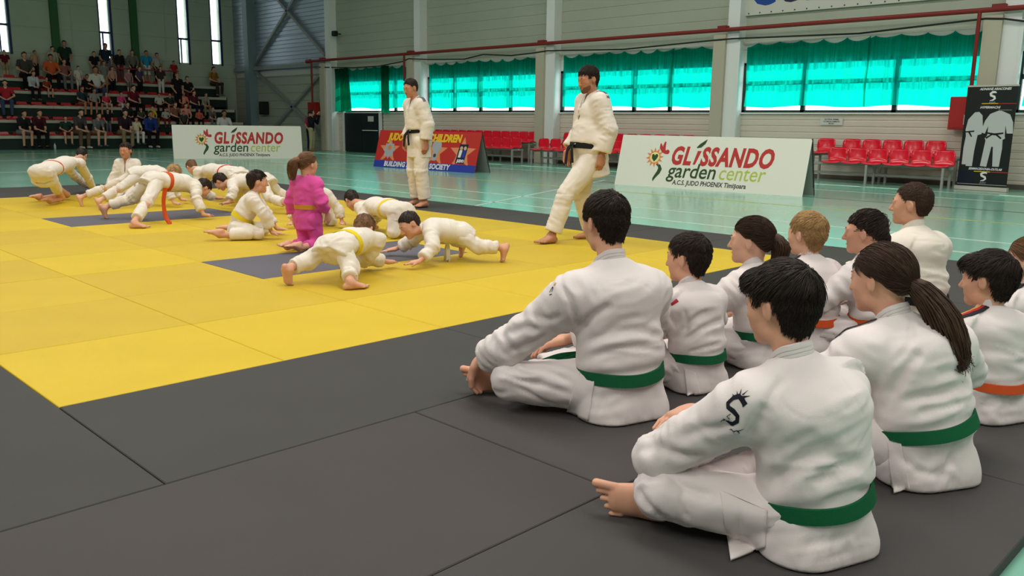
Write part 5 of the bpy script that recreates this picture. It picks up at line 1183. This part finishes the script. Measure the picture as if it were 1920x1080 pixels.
if want('J'):
    Jj = sit((4.35, .96), 66, .735, hy=20, hp=-.0, lean=.02)
    tl = long_hair_points(Jj, .9, [(0.02, -.105, .0), (.02, -.13, -.05), (.02, -.12, -.12), (.02, -.11, -.18)])
    person(Jj, .735, .90, 'person with light brown hair cut by the right edge of the frame', 'orange', GIW, 1, ('back', 'light'), mode='sit', seed=101, strands=1600, tie=tl[0], tail=tl, stripes=[(0, .0, .02, bk), (0, -.035, .02, bk)])
# standing instructors
LEFT = -RIGHT * V3(1, 1, 0)
def yaw_of(v): return math.degrees(math.atan2(v[1], v[0]))
if want('M1'):
    Jm = stand((7.30, 9.05), yaw_of(LEFT * .80 - FWD * .55), .98, hy=12, hp=-.28, ov=dict(hd=(0, .125, 1.605), nb=(0, .05, 1.44), ch=(0, .025, 1.30), shL=(-.185, .05, 1.395), shR=(.185, .05, 1.395), elL=(-.26, .0, 1.12), wrL=(-.25, .03, .88), wrR=(.24, .08, .90), elR=(.28, -.03, 1.13)))
    person(Jm, .98, .97, 'standing instructor with short dark hair in front of the red board', 'black', GIB, 2, ('crop', 'dark'), h=.013, hb=.009, mode='stand', seed=111, strands=1400, stripes=[(0, .0, .045, gy)], hem=.24, vneck=.5, shin=.92, sleeve=.8, bulk=1.16, amp=1.1)
if want('M2'):
    Jm = stand((6.455, 5.365), yaw_of(LEFT * .88 - FWD * .38), .965, hy=8, hp=-.22, ov=dict(hd=(0, .045, 1.61), elL=(-.27, -.06, 1.12), wrL=(-.25, .0, .87), wrR=(.26, .12, .90), anL=(-.08, .44, .085), knL=(-.09, .30, .49), anR=(.10, -.10, .085), knR=(.11, .03, .48), wa=(0, .02, .96), pel=(0, 0, .86), hipL=(-.09, 0, .84), hipR=(.09, 0, .84)))
    person(Jm, .965, 1.0, 'bearded standing instructor with a wide black belt, mid-stride', 'black', GIB, 2, ('short', 'dark'), h=.012, hb=.008, mode='stand', seed=121, strands=1800, stripes=[(0, .0, .04, gy)], hem=.20, vneck=.62, beltw=.06, girth=1.1, shin=.93, sleeve=.85, bulk=1.16, amp=1.1, beard=True)
# children on all fours in the contest area
def GP(): return gz(315, 420) + V3(0, 0, .0)
def GN(): return nrm(FWD * V3(1, 1, 0))
def kid(key, label, **k):
    if not want(key): return
    pk = {q: k.pop(q) for q in list(k) if q in ('belt', 'gi', 'sk', 'hair', 'seed', 'strands', 'tails', 'hem', 'vneck', 'knot', 'tailw', 'bulk', 'beltw', 'girth', 'mode', 'tie', 'tail', 'sleeve', 'shin')}
    S = k.get('S', .7); hs = k.pop('hs', .86); J = k.pop('J', None)
    if J is None: k.pop('S', 0); J = crawl(S=S, hs=hs, **k)
    pk.setdefault('beltw', .075); pk.setdefault('hem', .13); pk.setdefault('strands', 500); pk.setdefault('gi', GIB)
    person(J, S, hs, label, h=.013, hb=.0085, vneck=pk.pop('vneck', .25), **pk); return J
kid('K1', 'child with dark hair and orange belt kneeling on all fours, farthest left', head=(153, 292), nb=(135, 302), pel=(78, 322), hands=((176, 362), (165, 357)), feet=((94, 384), (74, 378)), knees=((116, 380), (126, 374)), S=.78, feetmode='kneel', belt='orange', hair=('short', 'black'), seed=201, knot=False)
kid('K3', 'child with blond hair in a plank behind the hanging orange belt', head=(325, 324), nb=(308, 324), pel=(258, 325), hands=((332, 389), (345, 382)), feet=((193, 394), (158, 387)), S=.74, belt='white', hair=('short', 'blond'), seed=203, knot=False, sk=1)
kid('K4', 'child with dark hair and a long hanging orange belt, reaching forward', head=(381, 353), nb=(362, 345), pel=(288, 338), hands=((388, 412), (412, 396)), feet=((252, 428), (203, 410)), feetmode=('flat', 'toes'), az=(.06, .17), S=.80, belt='orange', hair=('short', 'dark'), seed=204, tailw=.062, tails=[[gplane(311, 352, GP(), GN()), gplane(306, 375, GP(), GN()), gplane(308, 405, GP(), GN()), gplane(318, 420, GP(), GN())], [gplane(309, 352, GP(), GN()), gplane(305, 380, GP(), GN()), gplane(312, 410, GP(), GN()), gplane(322, 423, GP(), GN())]])
kid('K5', 'child with blond hair and red belt on all fours at the back', head=(360, 314), nb=(383, 318), pel=(446, 326), hands=((372, 372), (362, 366)), feet=((478, 392), (470, 383)), S=.78, belt='red', hair=('short', 'light'), seed=205, knot=False, sk=1)
kid('K6', 'child with dark hair and red belt holding hands across in a bear crawl', head=(414, 341), nb=(440, 341), pel=(496, 338), hands=((424, 398), (434, 386)), feet=((536, 402), (548, 392)), az=(.12, .06), S=.78, belt='red', hair=('short', 'dark'), seed=206, knot=False)
kid('K10', 'child with dark hair and yellow belt on all fours behind the front pair', head=(660, 376), nb=(690, 384), pel=(752, 396), hands=((702, 436), (688, 428)), feet=((800, 442), (806, 434)), knees=((738, 448), (752, 440)), feetmode='kneel', S=.76, belt='yellow', hair=('short', 'dark'), seed=210)
kid('K11', 'child with brown hair and yellow belt stretched out, seen from behind', head=(682, 430), nb=(690, 444), pel=(628, 462), hands=((682, 507), (732, 504)), feet=((656, 543), (546, 534)), feetmode=('flat', 'toes'), S=.74, belt='yellow', hair=('short', 'light'), seed=211)
kid('K12', 'child with short dark hair and white belt reaching left in a wide stance', head=(768, 422), nb=(796, 428), pel=(862, 436), hands=((778, 505), (734, 480)), feet=((936, 492), (858, 482)), feetmode=('toes', 'toes'), S=.74, belt='white', hair=('crop', 'dark'), seed=212, look=(-.75, .15, -.45))
# kneeling and sitting children
def kneel_up(base, yaw, S, pz=.44, ov=None, hp=-.1, hy=0):
    yaw = math.radians(yaw); L, r, f = lframe(base, yaw, S); ov = ov or {}
    p = dict(pel=(0, 0, pz), wa=(0, -.0, pz + .14), ch=(0, .0, pz + .38), nb=(0, 0, pz + .52), hd=(0, .04, pz + .69), shL=(-.17, 0, pz + .47), shR=(.17, 0, pz + .47), hipL=(-.09, 0, pz - .02), hipR=(.09, 0, pz - .02),
             knL=(-.10, .06, .07), knR=(.10, .06, .07), anL=(-.08, -.34, .06), anR=(.10, -.34, .06), elL=(-.27, -.02, pz + .2), elR=(.27, -.04, pz + .22), wrL=(-.28, .06, pz - .03), wrR=(.24, .12, pz + .04))
    p.update({k: v for k, v in ov.items() if k not in ('hand',)}); g = {k: L(*v) for k, v in p.items()}; a = yaw + math.radians(hy); hf = V3(math.cos(a) * math.cos(hp), math.sin(a) * math.cos(hp), math.sin(hp)); D = lambda x, y, z: r * x + f * y + V3(0, 0, z)
    J = dict(pel=g['pel'], wa=g['wa'], ch=g['ch'], nb=g['nb'], hd=g['hd'], hf=hf, sh=[g['shL'], g['shR']], el=[g['elL'], g['elR']], wr=[g['wrL'], g['wrR']], hip=[g['hipL'], g['hipR']], kn=[g['knL'], g['knR']], an=[g['anL'], g['anR']])
    h = ov.get('hand') or [((0, .2, -1), (1, 0, 0), .4), ((0, .3, -1), (-1, 0, 0), .4)]; J['hand'] = [(D(*q[0]), D(*q[1]), q[2]) for q in h]; J['foot'] = [(D(.1, -1, -.1), V3(0, 0, -1)), (D(-.1, -1, -.1), V3(0, 0, -1))]; return J
if want('K8'):
    b = gz(592, 470); J8 = kneel_up((b[0] + .12 - .11, b[1] + .02 + .11), yaw_of(FWD + RIGHT * .45), .66, hy=-10)
    M8 = frame(J8['hf'], V3(0, 0, 1)); t8 = [J8['hd'] + (x * M8[0] + y * M8[1] + z * M8[2]) * .86 for x, y, z in [(-.0, -.115, .05), (-.03, -.16, .03), (-.05, -.17, -.06), (-.05, -.16, -.15)]]
    person(J8, .70, .86, 'child in a bright pink judo suit kneeling upright, back to us', 'ochre', GIP, 0, ('back', 'light'), h=.013, hb=.008, mode='stand', seed=208, strands=800, beltw=.062, tw=1.25, tie=t8[0], tail=t8, knot=False, hem=.16, shin=.55, tiecol=mat('hair_tie_brown', (70, 50, 40), .6))
if want('K2'):
    b = gz(244, 376); J2 = kneel_up((b[0], b[1]), yaw_of(-FWD - RIGHT * .05), .74, pz=.24, hp=-.05, ov=dict(knL=(-.14, .34, .07), knR=(.14, .34, .07), anL=(-.1, -.06, .06), anR=(.1, -.06, .06), wrR=(.26, .3, .14), elR=(.28, .1, .36), wrL=(-.26, .3, .14), elL=(-.28, .1, .36)))
    person(J2, .74, .88, 'child facing us with an open jacket, sitting on the heels behind the others', 'white', GIB, 2, ('short', 'dark'), h=.014, hb=.008, mode='stand', seed=202, strands=700, vneck=.62, hem=.06)
if want('K7'):
    b = gz(448, 446); yw = yaw_of(RIGHT * .9 + FWD * .25)
    J7 = kneel_up((b[0], b[1]), yw, .74, pz=.13, hp=-.05, hy=8, ov=dict(hipL=(-.1, 0, .13), hipR=(.1, 0, .13), wa=(0, .05, .28), ch=(0, .17, .46), nb=(0, .22, .57), hd=(0, .27, .73), shL=(-.17, .2, .52), shR=(.17, .2, .52), knL=(-.2, .32, .09), knR=(.26, .26, .09), anL=(-.28, -.1, .07), anR=(.24, -.22, .07), elR=(.24, .34, .32), wrR=(.2, .42, .09), elL=(-.22, .36, .3), wrL=(-.2, .48, .09), hand=[((0, 1, -.1), (0, 0, -1), .05), ((.1, 1, -.1), (0, 0, -1), .05)]))
    person(J7, .74, .88, 'child with dark hair and bright yellow belt sitting with one bare foot behind', 'yellow', GIB, 0, ('short', 'dark'), h=.013, hb=.008, mode='stand', seed=207, strands=700, beltw=.075, hem=.1, shin=.75)
if want('K9'):
    b = gz(600, 428); J9 = kneel_up((b[0] + .15, b[1] + .25), yaw_of(-FWD + RIGHT * .1), .70, pz=.32, hp=-.5, ov=dict(wa=(0, .1, .42), ch=(0, .28, .52), nb=(0, .38, .55), hd=(0, .5, .60), shL=(-.17, .34, .52), shR=(.17, .34, .52), knL=(-.2, .1, .07), knR=(.2, .1, .07), elL=(-.33, .34, .3), elR=(.33, .34, .3), wrL=(-.40, .38, .09), wrR=(.36, .42, .09), hand=[((0, 1, -.1), (0, 0, -1), .05), ((0, 1, -.1), (0, 0, -1), .05)]))
    person(J9, .70, .86, 'child mostly hidden behind the pink judo suit, hands on the mat', 'yellow', GIB, 0, ('short', 'dark'), h=.014, hb=.009, mode='stand', seed=209, strands=400, hem=.06, knot=False)

pt = gz(1806, 630); tw_ = empty('rolled_cloth', (pt[0], pt[1], .04)); tag(tw_, 'small bright pink rolled cloth lying between the sitters on the right', 'cloth')
rl = MB(); rl.tube([(-.14, -.02, .05), (-.1, 0, .055), (0, .01, .06), (.1, .0, .055), (.14, -.01, .05)], [.03, .052, .056, .05, .03], 12); rl.build('cloth_roll', mat('cloth_pink', (226, 70, 110), .8, bump=.4, bscale=60), tw_, True); tw_.rotation_euler[2] = .6
# ------------------------------------------------------------------ spectators on the stand
def far_figure(pose):
    """meshes of a small far figure at the origin facing -y: body, shirt (short, long), trousers (short, long), hair (short, long), shoes"""
    st_ = pose in ('stand', 'photo'); lean = {'sit': .02, 'lean': .20, 'stand': 0, 'photo': 0}[pose]; f = V3(0, -1, 0)
    if st_: pz = .90; pel = V3(0, 0, pz)
    else: pz = .10; pel = V3(0, 0, pz)
    wa = pel + V3(0, -lean * .2, .15); ch = pel + V3(0, -lean * .8, .40); nb = pel + V3(0, -lean, .53); hd = nb + V3(0, -.05 - lean * .3, .165)
    sh = [nb + V3(-.19, .0, -.06), nb + V3(.19, 0, -.06)]; hip = [pel + V3(-.09, 0, 0), pel + V3(.09, 0, 0)]
    if st_: kn = [V3(-.1, -.02, .48), V3(.1, -.02, .48)]; an = [V3(-.1, .02, .08), V3(.1, .02, .08)]
    else: kn = [V3(-.16, -.42, .10), V3(.16, -.42, .10)]; an = [V3(-.14, -.36, -.40), V3(.14, -.40, -.40)]
    if pose == 'photo': el = [sh[0] + V3(-.1, -.14, -.2), sh[1] + V3(.1, -.14, -.2)]; wr = [hd + V3(-.09, -.28, -.06), hd + V3(.09, -.28, -.06)]
    elif st_: el = [sh[0] + V3(-.08, .02, -.27), sh[1] + V3(.08, .02, -.27)]; wr = [el[0] + V3(.08, -.14, -.2), el[1] + V3(-.08, -.14, -.2)]
    elif pose == 'lean': el = [kn[0] + V3(-.03, .14, .12), kn[1] + V3(.03, .14, .12)]; wr = [V3(-.04, -.50, .14), V3(.05, -.50, .16)]
    else: el = [sh[0] + V3(-.09, -.06, -.26), sh[1] + V3(.09, -.06, -.26)]; wr = [V3(-.11, -.28, .20), V3(.10, -.30, .20)]
    M = frame(f, V3(0, 0, 1)); B = Solid(); B.cone(hip[0], hip[1], .09, .09); B.cone(pel, wa, .09, .09, .04, M[0], 1.3); B.cone(wa, ch, .09, .1, .04, M[0], 1.35); B.cone(ch, nb, .09, .06, .04, M[0], 1.3); B.cone(nb, hd - V3(0, .02, .06) * V3(1, -1, 1), .055, .05, .03)
    for i in (0, 1):
        B.cone(sh[i], el[i], .048, .04, .02); B.cone(el[i], wr[i], .04, .028, .01); B.cone(wr[i], wr[i] + nrm(wr[i] - el[i]) * .12, .032, .026, .01, M[0], 1.3)
        B.cone(hip[i], kn[i], .08, .058, .02); B.cone(kn[i], an[i], .056, .04, .02); B.cone(an[i] - V3(0, -.03, .04), an[i] + V3(0, -.15, -.05), .035, .03, .02)
    B.ell(hd + V3(0, .014, .03), M, [.076, .097, .09], .02); B.cone(hd + V3(0, -.03, 0), hd + V3(0, -.045, -.075), .064, .042, .03); B.cone(hd + V3(0, -.09, .0), hd + V3(0, -.11, -.03), .010, .014, .015)
    for q in (-1, 1): B.ell(hd + V3(q * .08, .01, 0), M, [.012, .02, .03], .01)
    out = {}; mk = lambda n, S, h: npmesh(n, *S.mesh(h), True)
    out['body'] = mk('person', B, .017)
    for ln in (0, 1):
        T = Solid(); T.cone(pel + V3(0, 0, -.02), wa, .112, .115, .04, M[0], 1.3); T.cone(wa, ch, .112, .12, .04, M[0], 1.4); T.cone(ch, nb - V3(0, 0, .02), .112, .07, .04, M[0], 1.3)
        for i in (0, 1):
            T.cone(nb - V3(0, 0, .03), sh[i], .062, .066, .04); T.cone(sh[i], sh[i] + (el[i] - sh[i]) * (1 if ln else .6), .066, .062, .03)
            if ln: T.cone(el[i], el[i] + (wr[i] - el[i]) * .9, .06, .045, .02)
        T.fn(lambda p: pel[2] - .06 - p[:, 2], .01, 'i'); T.sub(lambda p: cone(p, nb + V3(0, -.03, .05), nb + V3(0, -.06, -.01), .06, .045), .01); out['shirt%d' % ln] = mk('shirt', T, .017)
        K = Solid(); K.cone(hip[0], hip[1], .108, .108, .02)
        for i in (0, 1):
            K.cone(hip[i], kn[i] if ln else hip[i] + (kn[i] - hip[i]) * .9, .098, .076, .03)
            if ln: K.cone(kn[i], kn[i] + (an[i] - kn[i]) * .92, .074, .06, .02)
        K.fn(lambda p: p[:, 2] - wa[2] + .06, .01, 'i'); out['trousers%d' % ln] = mk('trousers', K, .017)
        H = Solid(); H.ell(hd + V3(0, .018, .038), M, [.092, .110, .104], 0); H.cone(hd + V3(0, .05, 0), hd + V3(0, .03, -.05), .066, .055, .02)
        if ln: H.cone(hd + V3(0, .05, -.02), hd + V3(0, .09, -.24), .075, .06, .03, M[0], 1.2)
        H.fn(lambda p: -(p[:, 1] - hd[1]) * .6 - (p[:, 2] - hd[2] - .05) * .9 - .02, .01, 'i'); out['hair%d' % ln] = mk('hair', H, .015)
    F = Solid()
    for i in (0, 1): F.cone(an[i] - V3(0, -.03, .045), an[i] + V3(0, -.16, -.055), .042, .036, .02)
    F.fn(lambda p: an[0][2] - .08 - p[:, 2], .005, 'i'); out['shoe'] = mk('shoes', F, .016)
    return out
FIG = {k: far_figure(k) for k in ('sit', 'lean', 'stand', 'photo')}
def far_person(pose, loc, rz, S, label, shirt, trou, ls=0, lt_=1, lh=0, sk=0, hair='dark', shoe=(200, 200, 200), group=None):
    F = FIG[pose]
    def put(n, me, m, par):
        o = bpy.data.objects.new(n, me); link(o, par)
        if not me.materials: me.materials.append(m)
        o.material_slots[0].link = 'OBJECT'; o.material_slots[0].material = m; return o
    r = put('person', F['body'], SKIN[sk], None); r.location = loc; r.rotation_euler[2] = rz; r.scale = (S, S, S); tag(r, label, 'person', group)
    cm = lambda c: mat('cloth_%d_%d_%d' % tuple(c), c, .85, .2)
    put('shirt', F['shirt%d' % ls], cm(shirt), r); put('trousers', F['trousers%d' % lt_], cm(trou), r); put('hair', F['hair%d' % lh], HAIR[hair], r); put('shoes', F['shoe'], cm(shoe), r); return r
BLK = (24, 24, 26); NVY = (26, 32, 54); JEAN = (62, 78, 110); KHA = (150, 130, 98); GRY = (110, 110, 110); WHT = (210, 208, 200); MAR = (96, 24, 30); RED_ = (160, 30, 36); SAND = (170, 140, 110)
# head position in the photograph, row, shirt colour, words, trousers, long sleeves, long trousers, long hair, lean
CROWD = [
 (11, 97, 4, MAR, 'maroon polo shirt and pale shorts', KHA, 0, 0, 0, 1), (44, 104, 4, (70, 66, 60), 'dark grey top with long black hair', BLK, 0, 1, 1, 0), (68, 98, 4, SAND, 'sand coloured t-shirt', BLK, 0, 1, 0, 0), (94, 108, 4, (206, 92, 44), 'orange t-shirt and black trousers', BLK, 0, 1, 0, 0), (119, 116, 4, (140, 90, 84), 'rusty checked top', GRY, 0, 1, 1, 0),
 (124, 81, 4, (30, 52, 42), 'dark green t-shirt, taller than the row', BLK, 0, 1, 0, 0), (101, 91, 4, (178, 172, 150), 'pale top against the back wall', KHA, 1, 1, 0, 0), (180, 100, 4, BLK, 'black t-shirt with a white print', KHA, 0, 0, 0, 0), (201, 86, 4, (28, 44, 62), 'dark blue t-shirt under the second slit window', GRY, 0, 1, 0, 0), (227, 97, 4, (30, 28, 30), 'black hooded top', (120, 70, 74), 1, 1, 0, 0), (252, 98, 4, (110, 104, 92), 'grey brown shirt', BLK, 1, 1, 0, 0),
 (278, 99, 4, (40, 136, 176), 'bright blue t-shirt', WHT, 0, 0, 0, 0), (298, 103, 4, (170, 166, 160), 'white and black striped shirt', BLK, 0, 1, 0, 0), (330, 117, 4, RED_, 'red t-shirt by the handrail', BLK, 0, 1, 0, 0), (399, 130, 4, (150, 110, 40), 'mustard top at the far right end', (60, 50, 40), 0, 1, 1, 0),
 (57, 138, 3, (190, 194, 196), 'pale grey sweater and black trousers', BLK, 1, 1, 1, 1), (86, 148, 3, (150, 60, 40), 'brick red top', (120, 50, 40), 0, 0, 1, 0), (150, 127, 3, (206, 200, 190), 'cream t-shirt', WHT, 0, 0, 0, 0), (163, 144, 3, BLK, 'black top with long dark hair', BLK, 1, 1, 1, 0), (198, 118, 3, (126, 124, 118), 'large grey t-shirt and shorts', SAND, 0, 0, 0, 1), (178, 131, 3, WHT, 'white t-shirt', JEAN, 0, 1, 0, 0),
 (214, 128, 3, (190, 140, 130), 'dusty pink top', BLK, 0, 1, 1, 0), (245, 132, 3, (170, 120, 124), 'pale rose t-shirt', GRY, 0, 0, 1, 0), (265, 128, 3, (76, 60, 96), 'purple t-shirt', BLK, 0, 1, 0, 0), (305, 128, 3, (60, 52, 50), 'dark brown top', WHT, 0, 1, 1, 0), (350, 148, 3, (36, 34, 34), 'black top right of the standing woman', (110, 40, 40), 0, 1, 1, 0),
 (9, 156, 2, (176, 44, 56), 'bright red t-shirt and blue jeans', JEAN, 0, 1, 1, 0), (152, 166, 2, (40, 60, 72), 'teal t-shirt with a pale print', (150, 90, 70), 0, 0, 0, 0), (175, 170, 2, (150, 152, 146), 'grey and white t-shirt', BLK, 0, 0, 0, 0), (198, 176, 2, (196, 60, 76), 'coral t-shirt and white skirt', WHT, 0, 0, 1, 0), (226, 176, 2, (216, 74, 128), 'bright pink t-shirt', WHT, 0, 1, 1, 0), (248, 165, 2, (110, 26, 44), 'maroon t-shirt with a white badge', BLK, 0, 1, 0, 0),
 (298, 178, 2, (190, 186, 176), 'off-white striped top', BLK, 0, 1, 0, 0), (318, 178, 2, (50, 50, 48), 'charcoal t-shirt', (150, 60, 60), 0, 0, 0, 0), (343, 176, 2, (226, 140, 122), 'peach t-shirt', (190, 80, 70), 0, 0, 1, 0), (362, 174, 2, (90, 40, 44), 'dark red and blue top', NVY, 0, 1, 0, 0), (381, 178, 2, (150, 152, 130), 'grey green shirt', KHA, 0, 1, 0, 1),
 (238, 196, 1, (40, 38, 42), 'black jacket with white collar', BLK, 1, 1, 0, 0), (264, 206, 1, (70, 74, 50), 'olive top', BLK, 0, 1, 0, 0), (284, 202, 1, (224, 182, 50), 'bright yellow t-shirt', (110, 90, 40), 0, 1, 1, 0), (310, 210, 1, (168, 170, 164), 'light grey t-shirt', (100, 40, 40), 0, 1, 0, 0), (327, 196, 1, (140, 90, 70), 'brown top', BLK, 0, 1, 1, 0), (347, 198, 1, (222, 150, 134), 'peach blouse', BLK, 0, 1, 1, 0), (373, 211, 1, (212, 92, 66), 'orange red t-shirt', BLK, 0, 1, 0, 0), (394, 204, 1, (110, 100, 96), 'brown grey shirt', GRY, 0, 1, 0, 1),
 (37, 213, 0, (34, 34, 36), 'black t-shirt with a white print and shorts', (120, 140, 150), 0, 0, 0, 1), (66, 212, 0, (70, 26, 34), 'dark maroon top and curly black hair', BLK, 0, 1, 0, 1), (122, 222, 0, (34, 64, 50), 'dark green t-shirt and red shorts', (150, 60, 60), 0, 0, 0, 0), (141, 211, 0, (80, 70, 76), 'white scarf and dark top', (110, 90, 70), 0, 1, 1, 1), (177, 217, 0, (110, 112, 112), 'grey sleeveless top', KHA, 0, 0, 0, 1), (206, 208, 0, (26, 26, 28), 'black polo shirt', (100, 104, 110), 0, 1, 0, 1), (228, 212, 0, (52, 34, 44), 'dark plum top with long hair', KHA, 0, 1, 1, 1), (254, 224, 0, (222, 214, 176), 'cream t-shirt and white leggings', (224, 220, 214), 0, 1, 0, 0), (277, 214, 0, (40, 58, 130), 'blue and white tracksuit top', BLK, 1, 1, 0, 1), (349, 211, 0, (60, 60, 56), 'white waistcoat over black', BLK, 0, 1, 0, 0), (419, 213, 0, (226, 226, 224), 'plain white shirt beside the stand end', NVY, 0, 1, 0, 0)]
ORD = ['first', 'second', 'third', 'fourth', 'fifth', 'sixth', 'seventh', 'eighth', 'ninth', 'tenth', 'eleventh', 'twelfth', 'thirteenth', 'fourteenth', 'fifteenth', 'sixteenth']
rc = random.Random(3); HC = ['dark', 'brown', 'black', 'dark', 'black']
for k, (px, py, row, shc, words, tr, ls, lt_, lh, ln) in enumerate(CROWD):
    y = STY[row] + .12; d = raydir(px, py); P = EYE + d * (y / d[1]); z = STZ[row] + .035; S = (P[2] - z) / (.10 + .53 + .165)
    pose = 'lean' if ln else 'sit'
    if S > 1.12: pose = 'stand'; z = STZ[row]; S = (P[2] - z) / (.90 + .695); P[1] += .35; 
    S = min(1.12, max(.55, S)); rowp = sorted(c[0] for c in CROWD if c[2] == row)
    far_person(pose, (P[0], y if pose != 'stand' else y + .25, z), rc.uniform(-.25, .35), S, 'spectator in %s, %s stand row' % (words, ROWN[row]), shc, tr, ls, lt_, lh, rc.choice([0, 0, 1, 2]), rc.choice(HC), rc.choice([WHT, BLK, GRY]), 'spectators on the stand')
d = raydir(333, 137); P = EYE + d * (STY[2] / d[1]); far_person('stand', (P[0], STY[2] + .1, STZ[2] - .1), 0, .92, 'standing woman in a black sleeveless top among the seated spectators', (28, 26, 30), BLK, 0, 1, 1, 0, 'light', BLK, 'spectators on the stand')
P = gz(586, 282, 0); far_person('photo', (18.55, 29.75, .0), .55, .93, 'person in a black top and khaki trousers taking a photo near the far column', (28, 30, 32), (176, 166, 130), 1, 1, 0, 0, 'dark', (150, 110, 70))
far_person('stand', (18.85, 30.35, .0), .3, .9, 'person in a dusky pink shirt half hidden behind the photographer', (170, 60, 90), NVY, 0, 1, 0, 0, 'dark', BLK)
ph = empty('phone', (18.55 - .14, 29.75 - .27, 1.53 * .93 + .06), .55); MB().box((-.08, -.006, -.04), (.08, .006, .04), bev=.004).build('phone_body', mat('phone_black', (20, 20, 22), .3), ph); tag(ph, 'dark phone held up by the person near the far column', 'phone')
# small things on the stand and mats
P = gz(84, 279, 0); wb = empty('water_bottle', (P[0], 34.05, 0)); tag(wb, 'small white water bottle on the floor in front of the stand', 'bottle')
MB().tube([(0, 0, 0), (0, 0, .17), (0, 0, .2), (0, 0, .235)], [.036, .036, .016, .015], 10).build('bottle_body', mat('bottle_white', (205, 210, 210), .3), wb, True); MB().tube([(0, 0, .23), (0, 0, .26)], .018, 8).build('cap', mat('cap_blue', (60, 90, 160), .4), wb)
